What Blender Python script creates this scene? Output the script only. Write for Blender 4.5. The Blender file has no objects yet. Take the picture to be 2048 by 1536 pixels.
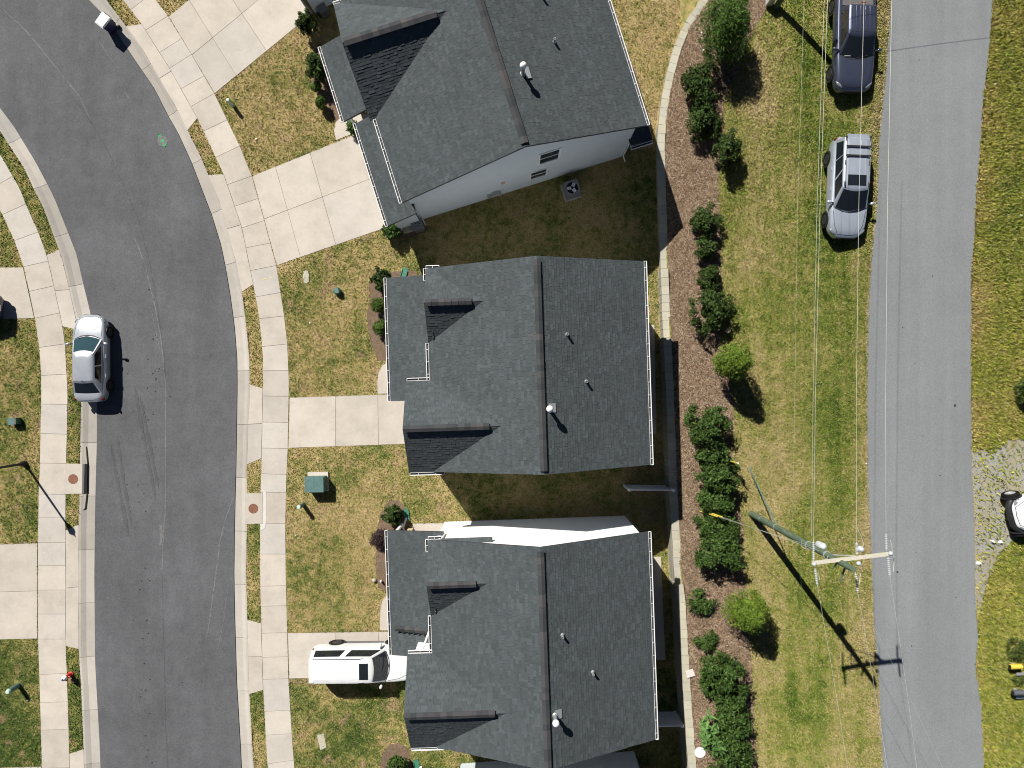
import bpy, math, random
import numpy as np
from mathutils import Vector, Matrix
from mathutils.bvhtree import BVHTree
random.seed(7); RNG = np.random.default_rng(11)
SC = bpy.context.scene; COL = SC.collection; PI = math.pi

# ---------------------------------------------------------------- camera, sky, sun, exposure
F, H = 1420.0, 40.6                       # focal length in photo pixels, drone height in metres
cam_d = bpy.data.cameras.new('drone_camera'); cam = bpy.data.objects.new('drone_camera', cam_d); COL.objects.link(cam)
cam.location = (0, 0, H); cam.rotation_euler = (0, 0, 0)
cam_d.sensor_width = 36.0; cam_d.lens = 36.0 * F / 2048.0; cam_d.clip_start = 0.5; cam_d.clip_end = 1500.0
SC.camera = cam
SUN_EL = math.radians(44.0); SX, SY = -0.57, 0.822          # horizontal direction towards the sun
_n = math.hypot(SX, SY); SX /= _n; SY /= _n
to_sun = Vector((SX * math.cos(SUN_EL), SY * math.cos(SUN_EL), math.sin(SUN_EL)))
sun_d = bpy.data.lights.new('sun', 'SUN'); sun = bpy.data.objects.new('sun', sun_d); COL.objects.link(sun)
sun_d.energy = 5.0; sun_d.angle = math.radians(0.5); sun_d.color = (1.0, 0.955, 0.88)
sun.rotation_euler = to_sun.to_track_quat('Z', 'Y').to_euler(); sun.location = (-40, 60, 80)
W = bpy.data.worlds.new('World'); SC.world = W; W.use_nodes = True
wn = W.node_tree; wn.nodes.clear()
sky = wn.nodes.new('ShaderNodeTexSky'); sky.sky_type = 'NISHITA'; sky.sun_disc = False
sky.air_density = .35; sky.dust_density = .1; sky.sun_elevation = SUN_EL; sky.sun_rotation = math.atan2(SX, SY)
bg = wn.nodes.new('ShaderNodeBackground'); bg.inputs['Strength'].default_value = 0.05
wo = wn.nodes.new('ShaderNodeOutputWorld')
wn.links.new(sky.outputs[0], bg.inputs[0]); wn.links.new(bg.outputs[0], wo.inputs[0])
SC.view_settings.view_transform = 'Standard'; SC.view_settings.look = 'None'
SC.view_settings.exposure = 0.56; SC.cycles.filter_width = 1.05; SC.view_settings.gamma = 1.0; SC.view_settings.use_curve_mapping = False

# ---------------------------------------------------------------- helpers
def P(px, py, z=0.0):                      # photo pixel -> point at height z
    return Vector(((px - 1024.0) / F * (H - z), -(py - 768.0) / F * (H - z), z))
def interp(poly, y):                       # x of a y-monotone pixel polyline (extrapolated)
    ys = [p[1] for p in poly]; xs = [p[0] for p in poly]
    if y <= ys[0]: i = 0
    elif y >= ys[-1]: i = len(ys) - 2
    else: i = max(k for k in range(len(ys) - 1) if ys[k] <= y)
    t = (y - ys[i]) / (ys[i + 1] - ys[i]); return xs[i] + t * (xs[i + 1] - xs[i])
def interp_np(poly, y):
    ys = np.array([p[1] for p in poly], float); xs = np.array([p[0] for p in poly], float)
    i = np.clip(np.searchsorted(ys, y) - 1, 0, len(ys) - 2)
    t = (y - ys[i]) / (ys[i + 1] - ys[i]); return xs[i] + t * (xs[i + 1] - xs[i])

class MB:
    def __init__(s): s.v = []; s.f = []; s.m = []
    def add(s, vs, fs, m=0):
        b = len(s.v); s.v += [tuple(v) for v in vs]; s.f += [tuple(b + i for i in f) for f in fs]; s.m += [m] * len(fs)
    def quad(s, a, b, c, d, m=0): s.add([a, b, c, d], [(0, 1, 2, 3)], m)
    def box(s, c, size, rz=0.0, m=0, rot=None):
        hx, hy, hz = size[0] / 2, size[1] / 2, size[2] / 2
        R = rot if rot is not None else Matrix.Rotation(rz, 3, 'Z')
        vs = [Vector(c) + R @ Vector((x * hx, y * hy, z * hz)) for z in (-1, 1) for x, y in ((-1, -1), (1, -1), (1, 1), (-1, 1))]
        s.add(vs, [(3, 2, 1, 0), (4, 5, 6, 7), (0, 1, 5, 4), (1, 2, 6, 5), (2, 3, 7, 6), (3, 0, 4, 7)], m)
    def tube(s, pts, r, n=8, m=0, caps=True):
        pts = [Vector(p) for p in pts]; rs = r if isinstance(r, (list, tuple)) else [r] * len(pts)
        rings = []
        for i, p in enumerate(pts):
            d = (pts[min(i + 1, len(pts) - 1)] - pts[max(i - 1, 0)])
            d = d.normalized() if d.length > 1e-9 else Vector((0, 0, 1))
            a = d.orthogonal().normalized() if abs(d.z) > .99 else d.cross(Vector((0, 0, 1))).normalized()
            b = d.cross(a)
            rings.append([p + (a * math.cos(2 * PI * k / n) + b * math.sin(2 * PI * k / n)) * rs[i] for k in range(n)])
        vs = [q for rg in rings for q in rg]; fs = []
        for i in range(len(pts) - 1):
            for k in range(n):
                fs.append((i * n + k, i * n + (k + 1) % n, (i + 1) * n + (k + 1) % n, (i + 1) * n + k))
        if caps: fs.append(tuple(range(n - 1, -1, -1))); fs.append(tuple((len(pts) - 1) * n + k for k in range(n)))
        s.add(vs, fs, m)
    def lathe(s, prof, c=(0, 0, 0), n=20, m=0, axis='Z', caps=True):     # prof: (radius, height) list
        vs = []; fs = []
        for r, h in prof:
            for k in range(n):
                a = 2 * PI * k / n; x, y, z = r * math.cos(a), r * math.sin(a), h
                if axis == 'Y': x, y, z = x, h, y
                if axis == 'X': x, y, z = h, x, y
                vs.append((c[0] + x, c[1] + y, c[2] + z))
        for i in range(len(prof) - 1):
            for k in range(n): fs.append((i * n + k, i * n + (k + 1) % n, (i + 1) * n + (k + 1) % n, (i + 1) * n + k))
        if caps: fs.append(tuple(range(n - 1, -1, -1))); fs.append(tuple((len(prof) - 1) * n + k for k in range(n)))
        s.add(vs, fs, m)
    def prism(s, poly, z0, z1, m=0):       # poly: list of (x, y), any winding
        a = sum(poly[i][0] * poly[(i + 1) % len(poly)][1] - poly[(i + 1) % len(poly)][0] * poly[i][1] for i in range(len(poly)))
        if a < 0: poly = poly[::-1]
        n = len(poly); zz0 = z0 if callable(z0) else (lambda x, y: z0); zz1 = z1 if callable(z1) else (lambda x, y: z1)
        vs = [(x, y, zz0(x, y)) for x, y in poly] + [(x, y, zz1(x, y)) for x, y in poly]
        fs = [tuple(range(n - 1, -1, -1)), tuple(range(n, 2 * n))] + [(i, (i + 1) % n, n + (i + 1) % n, n + i) for i in range(n)]
        s.add(vs, fs, m)
    def mesh(s, name, mats, smooth=None, fix=True):
        me = bpy.data.meshes.new(name); me.from_pydata(s.v, [], s.f)
        for m in (mats if isinstance(mats, (list, tuple)) else [mats]): me.materials.append(m)
        if len(s.m) == len(me.polygons): me.polygons.foreach_set('material_index', s.m)
        if fix:
            import bmesh
            bm = bmesh.new(); bm.from_mesh(me); bmesh.ops.recalc_face_normals(bm, faces=bm.faces); bm.to_mesh(me); bm.free()
        if smooth is not None:
            me.polygons.foreach_set('use_smooth', [True] * len(me.polygons)); me.set_sharp_from_angle(angle=math.radians(smooth))
        me.update(); return me
    def build(s, name, mats, parent=None, loc=None, smooth=None, fix=True):
        o = bpy.data.objects.new(name, s.mesh(name, mats, smooth, fix)); COL.objects.link(o)
        if parent is not None: o.parent = parent
        if loc is not None: o.location = loc
        return o
def tag(o, label=None, cat=None, group=None, kind=None):
    if label: o['label'] = label
    if cat: o['category'] = cat
    if group: o['group'] = group
    if kind: o['kind'] = kind
    return o
def thing(name, label, cat, loc=(0, 0, 0), rz=0.0, group=None):
    o = bpy.data.objects.new(name, None); COL.objects.link(o); o.empty_display_size = .3
    o.location = loc; o.rotation_euler = (0, 0, rz); return tag(o, label, cat, group)
def link(name, me, parent=None, loc=(0, 0, 0), rz=0.0):
    o = bpy.data.objects.new(name, me); COL.objects.link(o); o.location = loc; o.rotation_euler = (0, 0, rz)
    if parent is not None: o.parent = parent
    return o
def fast_mesh(name, verts, faces_flat, loop_n, mats, attr=None):   # numpy mesh of equal faces
    me = bpy.data.meshes.new(name); nf = len(faces_flat) // loop_n
    me.vertices.add(len(verts)); me.vertices.foreach_set('co', np.asarray(verts, np.float32).ravel())
    me.loops.add(len(faces_flat)); me.loops.foreach_set('vertex_index', np.asarray(faces_flat, np.int32))
    me.polygons.add(nf); me.polygons.foreach_set('loop_start', np.arange(0, nf * loop_n, loop_n, dtype=np.int32))
    me.polygons.foreach_set('loop_total', np.full(nf, loop_n, np.int32))
    me.materials.append(mats); me.update(calc_edges=True); me.validate(); return me
def children(o): return list(o.children)
def copy_tree(o, parent=None):
    c = o.copy(); COL.objects.link(c)
    if parent is not None: c.parent = parent
    for ch in children(o): copy_tree(ch, c)
    return c

# ---------------------------------------------------------------- materials
def lin(r, g, b): return (r, g, b, 1.0)
class Mat:
    def __init__(s, name):
        s.m = bpy.data.materials.new(name); s.m.use_nodes = True; s.t = s.m.node_tree
        s.b = s.t.nodes['Principled BSDF']
    def n(s, t, **kw):
        nd = s.t.nodes.new(t)
        for k, v in kw.items(): setattr(nd, k, v)
        return nd
    def l(s, a, b): s.t.links.new(a, b)
    def pos(s):
        if not hasattr(s, '_p'): s._p = s.n('ShaderNodeNewGeometry')
        return s._p.outputs['Position']
    def obj(s):
        if not hasattr(s, '_o'): s._o = s.n('ShaderNodeTexCoord')
        return s._o.outputs['Object']
    def island(s):
        if not hasattr(s, '_p'): s._p = s.n('ShaderNodeNewGeometry')
        return s._p.outputs['Random Per Island']
    def objrand(s): return s.n('ShaderNodeObjectInfo').outputs['Random']
    def noise(s, vec, scale, detail=4, rough=.55, dist=0.0, sx=1, sy=1, sz=1):
        if (sx, sy, sz) != (1, 1, 1):
            mp = s.n('ShaderNodeMapping'); mp.inputs['Scale'].default_value = (sx, sy, sz); s.l(vec, mp.inputs['Vector']); vec = mp.outputs[0]
        nd = s.n('ShaderNodeTexNoise'); nd.inputs['Scale'].default_value = scale; nd.inputs['Detail'].default_value = detail
        nd.inputs['Roughness'].default_value = rough; nd.inputs['Distortion'].default_value = dist
        s.l(vec, nd.inputs['Vector']); return nd.outputs['Fac']
    def math(s, op, a, b=None, clamp=False):
        nd = s.n('ShaderNodeMath', operation=op, use_clamp=clamp)
        for i, x in enumerate((a, b)):
            if x is None: continue
            if isinstance(x, (int, float)): nd.inputs[i].default_value = x
            else: s.l(x, nd.inputs[i])
        return nd.outputs[0]
    def ramp(s, fac, stops, interp='LINEAR'):
        nd = s.n('ShaderNodeValToRGB'); cr = nd.color_ramp; cr.interpolation = interp
        while len(cr.elements) < len(stops): cr.elements.new(.5)
        for e, (p, c) in zip(cr.elements, stops): e.position = p; e.color = c if len(c) == 4 else (*c, 1)
        s.l(fac, nd.inputs[0]); return nd.outputs['Color']
    def maprange(s, v, a, b, c=0.0, d=1.0):
        nd = s.n('ShaderNodeMapRange'); s.l(v, nd.inputs[0])
        for i, x in enumerate((a, b, c, d)): nd.inputs[i + 1].default_value = x
        return nd.outputs[0]
    def mix(s, fac, a, b, mode='MIX'):
        nd = s.n('ShaderNodeMix', data_type='RGBA', blend_type=mode)
        for i, x in ((0, fac), (6, a), (7, b)):
            if isinstance(x, (int, float)): nd.inputs[i].default_value = x
            elif isinstance(x, tuple): nd.inputs[i].default_value = x if len(x) == 4 else (*x, 1)
            else: s.l(x, nd.inputs[i])
        return nd.outputs[2]
    def val(s, col, v):                    # scale a colour by a value output
        nd = s.n('ShaderNodeHueSaturation')
        if isinstance(col, tuple): nd.inputs['Color'].default_value = col if len(col) == 4 else (*col, 1)
        else: s.l(col, nd.inputs['Color'])
        if isinstance(v, (int, float)): nd.inputs['Value'].default_value = v
        else: s.l(v, nd.inputs['Value'])
        return nd.outputs[0]
    def bump(s, h, strength=.3, dist=.02):
        nd = s.n('ShaderNodeBump'); nd.inputs['Strength'].default_value = strength; nd.inputs['Distance'].default_value = dist
        s.l(h, nd.inputs['Height']); s.l(nd.outputs[0], s.b.inputs['Normal'])
    def set(s, color=None, rough=.8, metal=0.0, spec=.3, **kw):
        if color is not None:
            if isinstance(color, tuple): s.b.inputs['Base Color'].default_value = color if len(color) == 4 else (*color, 1)
            else: s.l(color, s.b.inputs['Base Color'])
        s.b.inputs['Roughness'].default_value = rough; s.b.inputs['Metallic'].default_value = metal
        s.b.inputs['Specular IOR Level'].default_value = spec
        for k, v in kw.items(): s.b.inputs[k].default_value = v
        return s.m
def plain(name, c, rough=.6, metal=0.0, spec=.4, var=.06, scale=6, **kw):
    m = Mat(name); nz = m.noise(m.obj(), scale, 4)
    return m.set(m.val(lin(*c), m.maprange(nz, .3, .7, 1 - var, 1 + var)), rough, metal, spec, **kw)

def mat_concrete(name, base, tint=.10, stain=.10):
    m = Mat(name); p = m.pos()
    big = m.noise(p, .7, 4, .6); fine = m.noise(p, 22, 3, .7); mid = m.noise(p, 4.0, 5, .65)
    r = m.objrand()
    c = m.ramp(big, [(.3, tuple(x * (1 - stain) for x in base)), (.55, base), (.8, tuple(min(1, x * (1 + stain * .5)) for x in base))])
    c = m.val(c, m.maprange(r, 0, 1, 1 - tint, 1 + tint * .8)); c = m.mix(m.maprange(m.math('FRACT', m.math('MULTIPLY', r, 7.3)), .6, 1, 0, .28), c, (base[1] * .96, base[1] * .98, base[1] * .98))
    blot = m.noise(p, 1.7, 7, .72, .6); c = m.val(c, m.maprange(blot, .52, .74, 1.0, .90))
    c = m.val(c, m.maprange(fine, .25, .75, .95, 1.05)); c = m.val(c, m.maprange(mid, .3, .75, .96, 1.03))
    m.bump(fine, .15, .004); return m.set(c, .85, 0, .25)
M = {}
M['concrete'] = mat_concrete('concrete', (.475, .430, .375), tint=.09, stain=.15)
M['kerb'] = mat_concrete('kerb_concrete', (.40, .370, .330), tint=.20)
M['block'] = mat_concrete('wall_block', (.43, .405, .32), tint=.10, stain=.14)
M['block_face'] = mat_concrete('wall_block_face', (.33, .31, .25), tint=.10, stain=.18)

def asphalt(name, base, speck, big, streak=None):
    m = Mat(name); p = m.pos()
    fine = m.noise(p, 13, 3, .85); lg = m.noise(p, .22, 5, .65); md = m.noise(p, 1.6, 5, .7)
    c = m.val(lin(*base), m.maprange(fine, .2, .8, 1 - speck, 1 + speck))
    c = m.val(c, m.maprange(lg, .3, .7, 1 - big, 1 + big)); c = m.val(c, m.maprange(md, .3, .7, 1 - big * .5, 1 + big * .5))
    if streak:
        st = m.noise(p, 1.1, 4, .6, sx=streak[0], sy=streak[1]); c = m.val(c, m.maprange(st, .3, .7, .92, 1.07))
    m.bump(fine, .5, .006); return m.set(c, .9, 0, .2)
M['street'] = asphalt('street_asphalt', (.098, .101, .108), .34, .18, (1, .12, 1))
M['road'] = asphalt('road_asphalt', (.190, .203, .210), .24, .06, (1, .05, 1))
M['seam'] = asphalt('seam_light_asphalt', (.138, .140, .141), .5, .25)
M['scuff'] = asphalt('tyre_scuff', (.082, .084, .090), .34, .18)
M['dark_spot'] = asphalt('oil_spot', (.035, .034, .035), .3, .2)

def turf_color(m, kind):
    p = m.pos()
    n1 = m.noise(p, .32, 3, .55); n2 = m.noise(p, 2.1, 8, .80, .5); n3 = m.noise(p, 9, 6, .9); soil = m.noise(p, .8, 5, .62)
    f = m.math('ADD', m.math('MULTIPLY', n1, .45), m.math('MULTIPLY', n2, .75))
    f = m.math('ADD', f, m.math('MULTIPLY', n3, .42)); f = m.math('SUBTRACT', f, .31)
    if kind == 'yard':
        sp = m.n('ShaderNodeSeparateXYZ'); m.l(p, sp.inputs[0]); f = m.math('SUBTRACT', f, m.maprange(sp.outputs[1], -13.5, -18.0, 0, .075)); f = m.math('SUBTRACT', f, m.maprange(sp.outputs[0], -22.0, -26.0, 0, .05)); f = m.math('ADD', f, m.maprange(sp.outputs[1], 10, 14, 0, .03))
        c = m.ramp(f, [(.33, (.052, .085, .018)), (.41, (.122, .148, .036)), (.47, (.225, .212, .068)), (.53, (.335, .268, .112)), (.63, (.42, .325, .165)), (.80, (.50, .41, .25))])
        sm = m.maprange(m.math('ADD', soil, m.math('MULTIPLY', n3, .25)), .69, .80)
        c = m.mix(m.math('MULTIPLY', sm, .75), c, (.34, .235, .14))
    elif kind == 'bank':
        sep = m.n('ShaderNodeSeparateXYZ'); m.l(p, sep.inputs[0])
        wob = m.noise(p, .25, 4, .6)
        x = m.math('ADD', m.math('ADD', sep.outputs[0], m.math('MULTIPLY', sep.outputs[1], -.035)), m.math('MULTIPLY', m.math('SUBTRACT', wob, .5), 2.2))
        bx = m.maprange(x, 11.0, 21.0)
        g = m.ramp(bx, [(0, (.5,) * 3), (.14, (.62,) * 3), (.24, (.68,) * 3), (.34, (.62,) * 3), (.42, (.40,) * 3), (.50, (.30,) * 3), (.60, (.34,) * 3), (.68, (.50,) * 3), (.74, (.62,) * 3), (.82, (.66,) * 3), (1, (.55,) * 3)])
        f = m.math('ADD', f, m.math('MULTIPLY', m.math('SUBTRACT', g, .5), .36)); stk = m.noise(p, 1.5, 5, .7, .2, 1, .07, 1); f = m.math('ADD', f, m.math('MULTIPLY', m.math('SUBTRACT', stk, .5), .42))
        c = m.ramp(f, [(.28, (.060, .104, .014)), (.38, (.122, .165, .026)), (.46, (.195, .212, .048)), (.54, (.268, .250, .084)), (.63, (.345, .285, .128)), (.78, (.43, .35, .20))])
    else:                                   # rough verge beyond the road
        sp = m.n('ShaderNodeSeparateXYZ'); m.l(p, sp.inputs[0]); wb = m.noise(p, .6, 4, .6); xx = m.math('ADD', m.math('ADD', sp.outputs[0], m.math('MULTIPLY', sp.outputs[1], -.03)), m.math('MULTIPLY', m.math('SUBTRACT', wb, .5), 1.4)); f = m.math('ADD', f, m.maprange(xx, 24.0, 25.2, .08, -.06))
        c = m.ramp(f, [(.24, (.095, .135, .022)), (.36, (.185, .225, .036)), (.47, (.285, .295, .052)), (.56, (.36, .315, .085)), (.67, (.41, .315, .12)), (.80, (.46, .36, .17))])
    return c, n3
def mat_turf(name, kind, blades=False):
    m = Mat(name); c, n3 = turf_color(m, kind)
    if blades: c = m.val(c, m.ramp(m.island(), [(0, (.50,) * 3), (.5, (.95,) * 3), (.85, (1.0,) * 3), (1, (1.0,) * 3)])); c = m.val(c, m.maprange(m.math('FRACT', m.math('MULTIPLY', m.island(), 13.7)), .7, 1, 1.0, 1.5)); c = m.mix(m.maprange(m.math('FRACT', m.math('MULTIPLY', m.island(), 5.3)), .80, .86, 0, .55), c, (.42, .335, .20))
    else: m.bump(n3, .6, .04)
    return m.set(c, .95, 0, .1)
for k in ('yard', 'bank', 'verge'):
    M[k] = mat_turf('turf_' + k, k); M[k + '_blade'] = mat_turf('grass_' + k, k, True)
def mat_mulch():
    m = Mat('pine_straw_mulch'); p = m.pos()
    a = m.noise(p, 6, 5, .75, 1.5, 1, .35, 1); b = m.noise(p, 7, 5, .75, 1.5, .35, 1, 1); big = m.noise(p, .5, 4, .6); fn = m.noise(p, 30, 2, .7)
    c = m.ramp(m.math('ADD', m.math('MULTIPLY', a, .5), m.math('MULTIPLY', b, .5)), [(.30, (.062, .044, .034)), (.45, (.135, .096, .068)), (.56, (.200, .145, .102)), (.70, (.31, .235, .17))])
    c = m.mix(m.maprange(big, .42, .62, 0, .55), c, m.mix(fn, (.195, .128, .078), (.135, .086, .052)))
    m.bump(m.math('ADD', a, b), .7, .04); return m.set(c, .95, 0, .1)
M['mulch'] = mat_mulch()
def mat_gravel():
    m = Mat('loose_gravel'); p = m.pos(); a = m.noise(p, 14, 4, .8); b = m.noise(p, .9, 4, .6)
    c = m.ramp(a, [(.3, (.19, .185, .165)), (.5, (.27, .27, .25)), (.7, (.36, .36, .33))]); c = m.mix(m.maprange(b, .42, .66, 0, .6), c, (.29, .24, .14))
    m.bump(a, .6, .02); return m.set(c, .9, 0, .2)
M['gravel'] = mat_gravel()
def mat_shingle(name, base):
    m = Mat(name); r = m.island(); p = m.pos(); fn = m.noise(p, 40, 2, .8); big = m.noise(p, .5, 4, .6); md = m.noise(p, 3.2, 2, .5)
    c = m.ramp(r, [(0, tuple(x * .80 for x in base)), (.35, tuple(x * .94 for x in base)), (.7, base), (1, tuple(x * 1.20 for x in base))])
    c = m.val(c, m.maprange(fn, .25, .75, .86, 1.14)); c = m.val(c, m.maprange(big, .3, .7, .92, 1.08)); c = m.mix(m.maprange(md, .5, .72, 0, .4), c, (base[0] * 1.12, base[1] * 1.02, base[2] * 1.02))
    return m.set(c, .92, 0, .2)
M['shingle'] = mat_shingle('roof_shingle', (.062, .073, .078))
def mat_ridge():
    m = Mat('ridge_cap_shingle'); c = m.ramp(m.objrand(), [(0, (.038, .041, .045)), (.4, (.050, .051, .055)), (.75, (.058, .058, .061)), (1, (.074, .070, .071))])
    fn = m.noise(m.pos(), 30, 3, .8); return m.set(m.val(c, m.maprange(fn, .25, .75, .85, 1.15)), .92, 0, .2)
M['ridge'] = mat_ridge()
M['underlay'] = plain('roof_edge_dark', (.035, .038, .042), .8)
M['white'] = plain('white_vinyl', (.80, .80, .80), .45, var=.02)
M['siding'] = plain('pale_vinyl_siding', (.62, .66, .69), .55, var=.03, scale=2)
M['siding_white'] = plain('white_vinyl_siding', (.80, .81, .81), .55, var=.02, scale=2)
M['siding_shaded'] = plain('shade_greyed_vinyl_siding', (.50, .53, .56), .55, var=.03, scale=2)  # the grey paints in the shadow of the neighbouring house
M['black'] = plain('black_rubber', (.018, .018, .02), .7)
M['void'] = plain('dark_opening', (.008, .008, .008), .9)
M['galv'] = plain('galvanised_metal', (.50, .52, .52), .45, .6)
M['steel'] = plain('painted_steel', (.62, .64, .66), .4, .3)
M['pvc'] = plain('white_pvc', (.78, .78, .78), .4)
M['rust'] = plain('rusted_iron', (.20, .088, .052), .8, .1, var=.25, scale=14)
M['iron'] = plain('cast_iron', (.13, .125, .12), .75, .3, var=.25, scale=20)
M['teal'] = plain('faded_green_steel', (.088, .165, .158), .55, .1, var=.14, scale=5)
M['green_dk'] = plain('dark_green_plastic', (.045, .12, .095), .45, var=.1)
M['green_pale'] = plain('pale_green_plastic', (.42, .56, .48), .5, var=.08)
M['green_hose'] = plain('green_plastic', (.045, .17, .11), .5, var=.1)
M['red'] = plain('red_enamel', (.50, .035, .03), .45)
M['blue'] = plain('blue_enamel', (.08, .13, .33), .45)
M['yellow'] = plain('yellow_plastic', (.60, .47, .06), .5, var=.05)
M['navy'] = plain('navy_plastic', (.018, .022, .075), .4)
M['lid_white'] = plain('white_lid', (.82, .82, .80), .5, var=.04)
M['tan'] = plain('tan_plastic', (.60, .47, .30), .6)
M['paint_green'] = plain('green_marking_paint', (.05, .30, .12), .8, var=.3, scale=25)
M['paint_yellow'] = plain('yellow_marking_paint', (.72, .58, .12), .8, var=.2, scale=25)
M['wood_green'] = Mat('treated_timber')
_m = M['wood_green']; _g = _m.noise(_m.obj(), 8, 5, .7, 1, 1, 1, .15)
M['wood_green'] = _m.set(_m.ramp(_g, [(.3, (.055, .085, .055)), (.55, (.105, .145, .095)), (.75, (.16, .19, .13))]), .85, 0, .2)
M['wood_pale'] = plain('pale_timber', (.50, .47, .38), .8, var=.12, scale=12)
M['porcelain'] = plain('grey_porcelain', (.42, .45, .47), .35)
M['wire'] = plain('aluminium_wire', (.50, .51, .45), .5, .3)
M['wire_dk'] = plain('dark_cable', (.10, .11, .10), .6)
M['bark'] = plain('bark', (.10, .07, .05), .9, var=.3, scale=20)
M['terracotta'] = plain('plant_pot', (.24, .13, .09), .8)
def leaf_mat(name, c, var=.5, rough=.6, spec=.12):
    m = Mat(name); r = m.island(); nz = m.noise(m.pos(), 2.5, 2)
    col = m.ramp(r, [(0, tuple(x * (1 - var) for x in c)), (.5, c), (.85, tuple(x * (1 + var) for x in c)), (1, (c[0] * 1.9, c[1] * 1.6, c[2] * 1.6))])
    return m.set(m.val(col, m.maprange(nz, .3, .7, .8, 1.2)), rough, 0, spec)
M['leaf_dark'] = leaf_mat('holly_leaf', (.033, .058, .013), .6)
M['leaf_mid'] = leaf_mat('shrub_leaf', (.043, .080, .017), .6)
M['leaf_bright'] = leaf_mat('arborvitae_leaf', (.088, .138, .016), .4)
M['leaf_conifer'] = leaf_mat('conifer_leaf', (.050, .096, .017))
M['leaf_box'] = leaf_mat('boxwood_leaf', (.055, .100, .016))
M['leaf_pale'] = leaf_mat('broad_pale_leaf', (.085, .17, .045), .35)
M['leaf_purple'] = leaf_mat('purple_leaf', (.042, .026, .030))
M['leaf_weed'] = leaf_mat('weed_leaf', (.060, .085, .020))

def mat_sand():
    m = Mat('dry_sand'); p = m.pos(); a = m.noise(p, 9, 5, .8); return m.set(m.ramp(a, [(.3, (.20, .155, .085)), (.5, (.33, .265, .165)), (.7, (.42, .36, .25))]), .95, 0, .1)
M['sand'] = mat_sand(); M['gutter_floor'] = plain('dark_gutter_floor', (.06, .06, .065), .9, var=.3)  # gutter floor is a darker strip than the white trough

def mat_straw():
    m = Mat('pine_straw'); c = m.ramp(m.island(), [(0, (.060, .041, .029)), (.35, (.158, .104, .066)), (.65, (.262, .182, .118)), (.88, (.37, .275, .190)), (1, (.48, .40, .31))]); return m.set(c, .9, 0, .15)
M['straw'] = mat_straw()
# ---------------------------------------------------------------- measured edges (photo pixels)
E1 = [(178,0),(213,36),(274,127),(309,178),(330,221),(356,267),(381,321),(406,386),(423,430),(442,492),(452,543),(460,591),(468.5,654),(473.5,718),(474,775),(471.5,935),(470,994),(468.5,1065),(467.5,1150),(469,1232),(473,1367),(481,1501),(482.5,1536)]
E2 = [(213,0),(282,93),(348,207),(401,312),(432,386),(445,420.6),(473.6,532),(484,583),(492.6,649),(499,720),(500,775),(496.5,849),(494,935),(494,1044),(492.6,1150),(494.7,1235),(497.7,1364),(505.3,1501),(508,1536)]
E3 = [(246,0),(283,48),(340,138),(395,237),(447,348),(462,390),(484,456),(506.6,569),(518,634),(525.4,705),(526,765),(523,917),(521,983),(520,1047),(520,1150),(524,1298),(526.6,1382),(534,1522),(536,1536)]
E4 = [(312,0),(336.5,32),(383.5,109),(429,187),(480,292),(504,352),(529,441),(553,531),(561,580.6),(568.5,630),(575,686),(577.4,740.6),(578.5,765),(576,897),(573.6,949),(571,1047),(572,1146),(575,1265),(577.4,1357),(584,1466),(589,1536)]
W1 = [(0,218),(25,251),(70,325),(104,390),(109,401.6),(151,508),(165,570),(179,626),(191,745),(191.7,823),(191.7,884),(189,981),(188,1034),(186.6,1150),(188,1321),(190.5,1369.5),(197,1486),(199,1536)]
W2 = [(0,261.5),(48,335),(73.6,390),(85,410),(124.4,516),(138.4,575.5),(152,636.5),(162,720),(162.5,811),(161,882),(160,930),(158.7,1021),(157.5,1049.5),(158,1150),(157.5,1298),(162.5,1372),(167.6,1501.5),(169,1536)]
W3 = [(0,307),(42,380),(52,408),(76,461),(94,509.5),(109,575.5),(125.7,653),(131,691),(133,730),(136,785),(134.6,867),(133,926),(132,991),(131.5,1060),(131.5,1150),(132,1292),(134.6,1349),(138,1461),(139.7,1536)]
W4 = [(-22,380),(5,429.5),(29,481.6),(47.5,533.6),(58.4,583),(70,636.5),(78.7,695),(82.5,751),(82.5,808),(81,867),(80,926),(77.5,988.5),(76,1085),(76,1278),(78.7,1349),(84,1536)]
R1 = [(1782,0),(1774,116),(1765.6,208),(1757,300),(1754,400),(1743.5,510),(1736.5,630),(1734,806),(1735,900),(1737,1000),(1740.7,1079),(1743.5,1150),(1749,1265),(1757,1360),(1760,1429),(1765.6,1536)]
R2 = [(1986,0),(1976,116),(1965,208),(1960,300),(1951,400),(1949,463),(1942,546),(1942,760),(1943,899),(1949,1065),(1950,1186),(1956,1276),(1951,1332),(1962.5,1415),(1968,1536)]
WALL = [(1500,-160),(1425,-30),(1400,15),(1375,50),(1355,95),(1340,150),(1330,200),(1324,250),(1322,300),(1323.5,350),(1325,400),(1327,470),(1329,540),(1332,620),(1335,680),(1337.5,720),(1340.5,800),(1344.5,900),(1346.5,970),(1351,1050),(1355,1130),(1357.5,1161),(1364,1210),(1368,1290),(1373,1370),(1378,1440),(1382,1500),(1385,1536),(1400,1720)]
M2 = [(1590,-60),(1545,0),(1505,60),(1478,130),(1447,200),(1441,300),(1436,350),(1435,400),(1441,470),(1441,560),(1446,620),(1440,680),(1455,740),(1465,790),(1467,850),(1462,900),(1466,950),(1475,1000),(1486,1060),(1484,1130),(1491,1170),(1498,1280),(1502,1330),(1507,1400),(1507,1460),(1515,1536),(1530,1640)]
def ext(e, y0=-140, y1=1680):
    return [(interp(e, y0), y0)] + [p for p in e if y0 < p[1] < y1] + [(interp(e, y1), y1)]
def cap_z(py):                              # stepped top of the retaining wall
    for y, z in ((60, .30), (250, .42), (545, .55), (683, .90), (980, 1.30), (1161, 1.42)):
        if py < y: return z
    return 1.72
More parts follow.
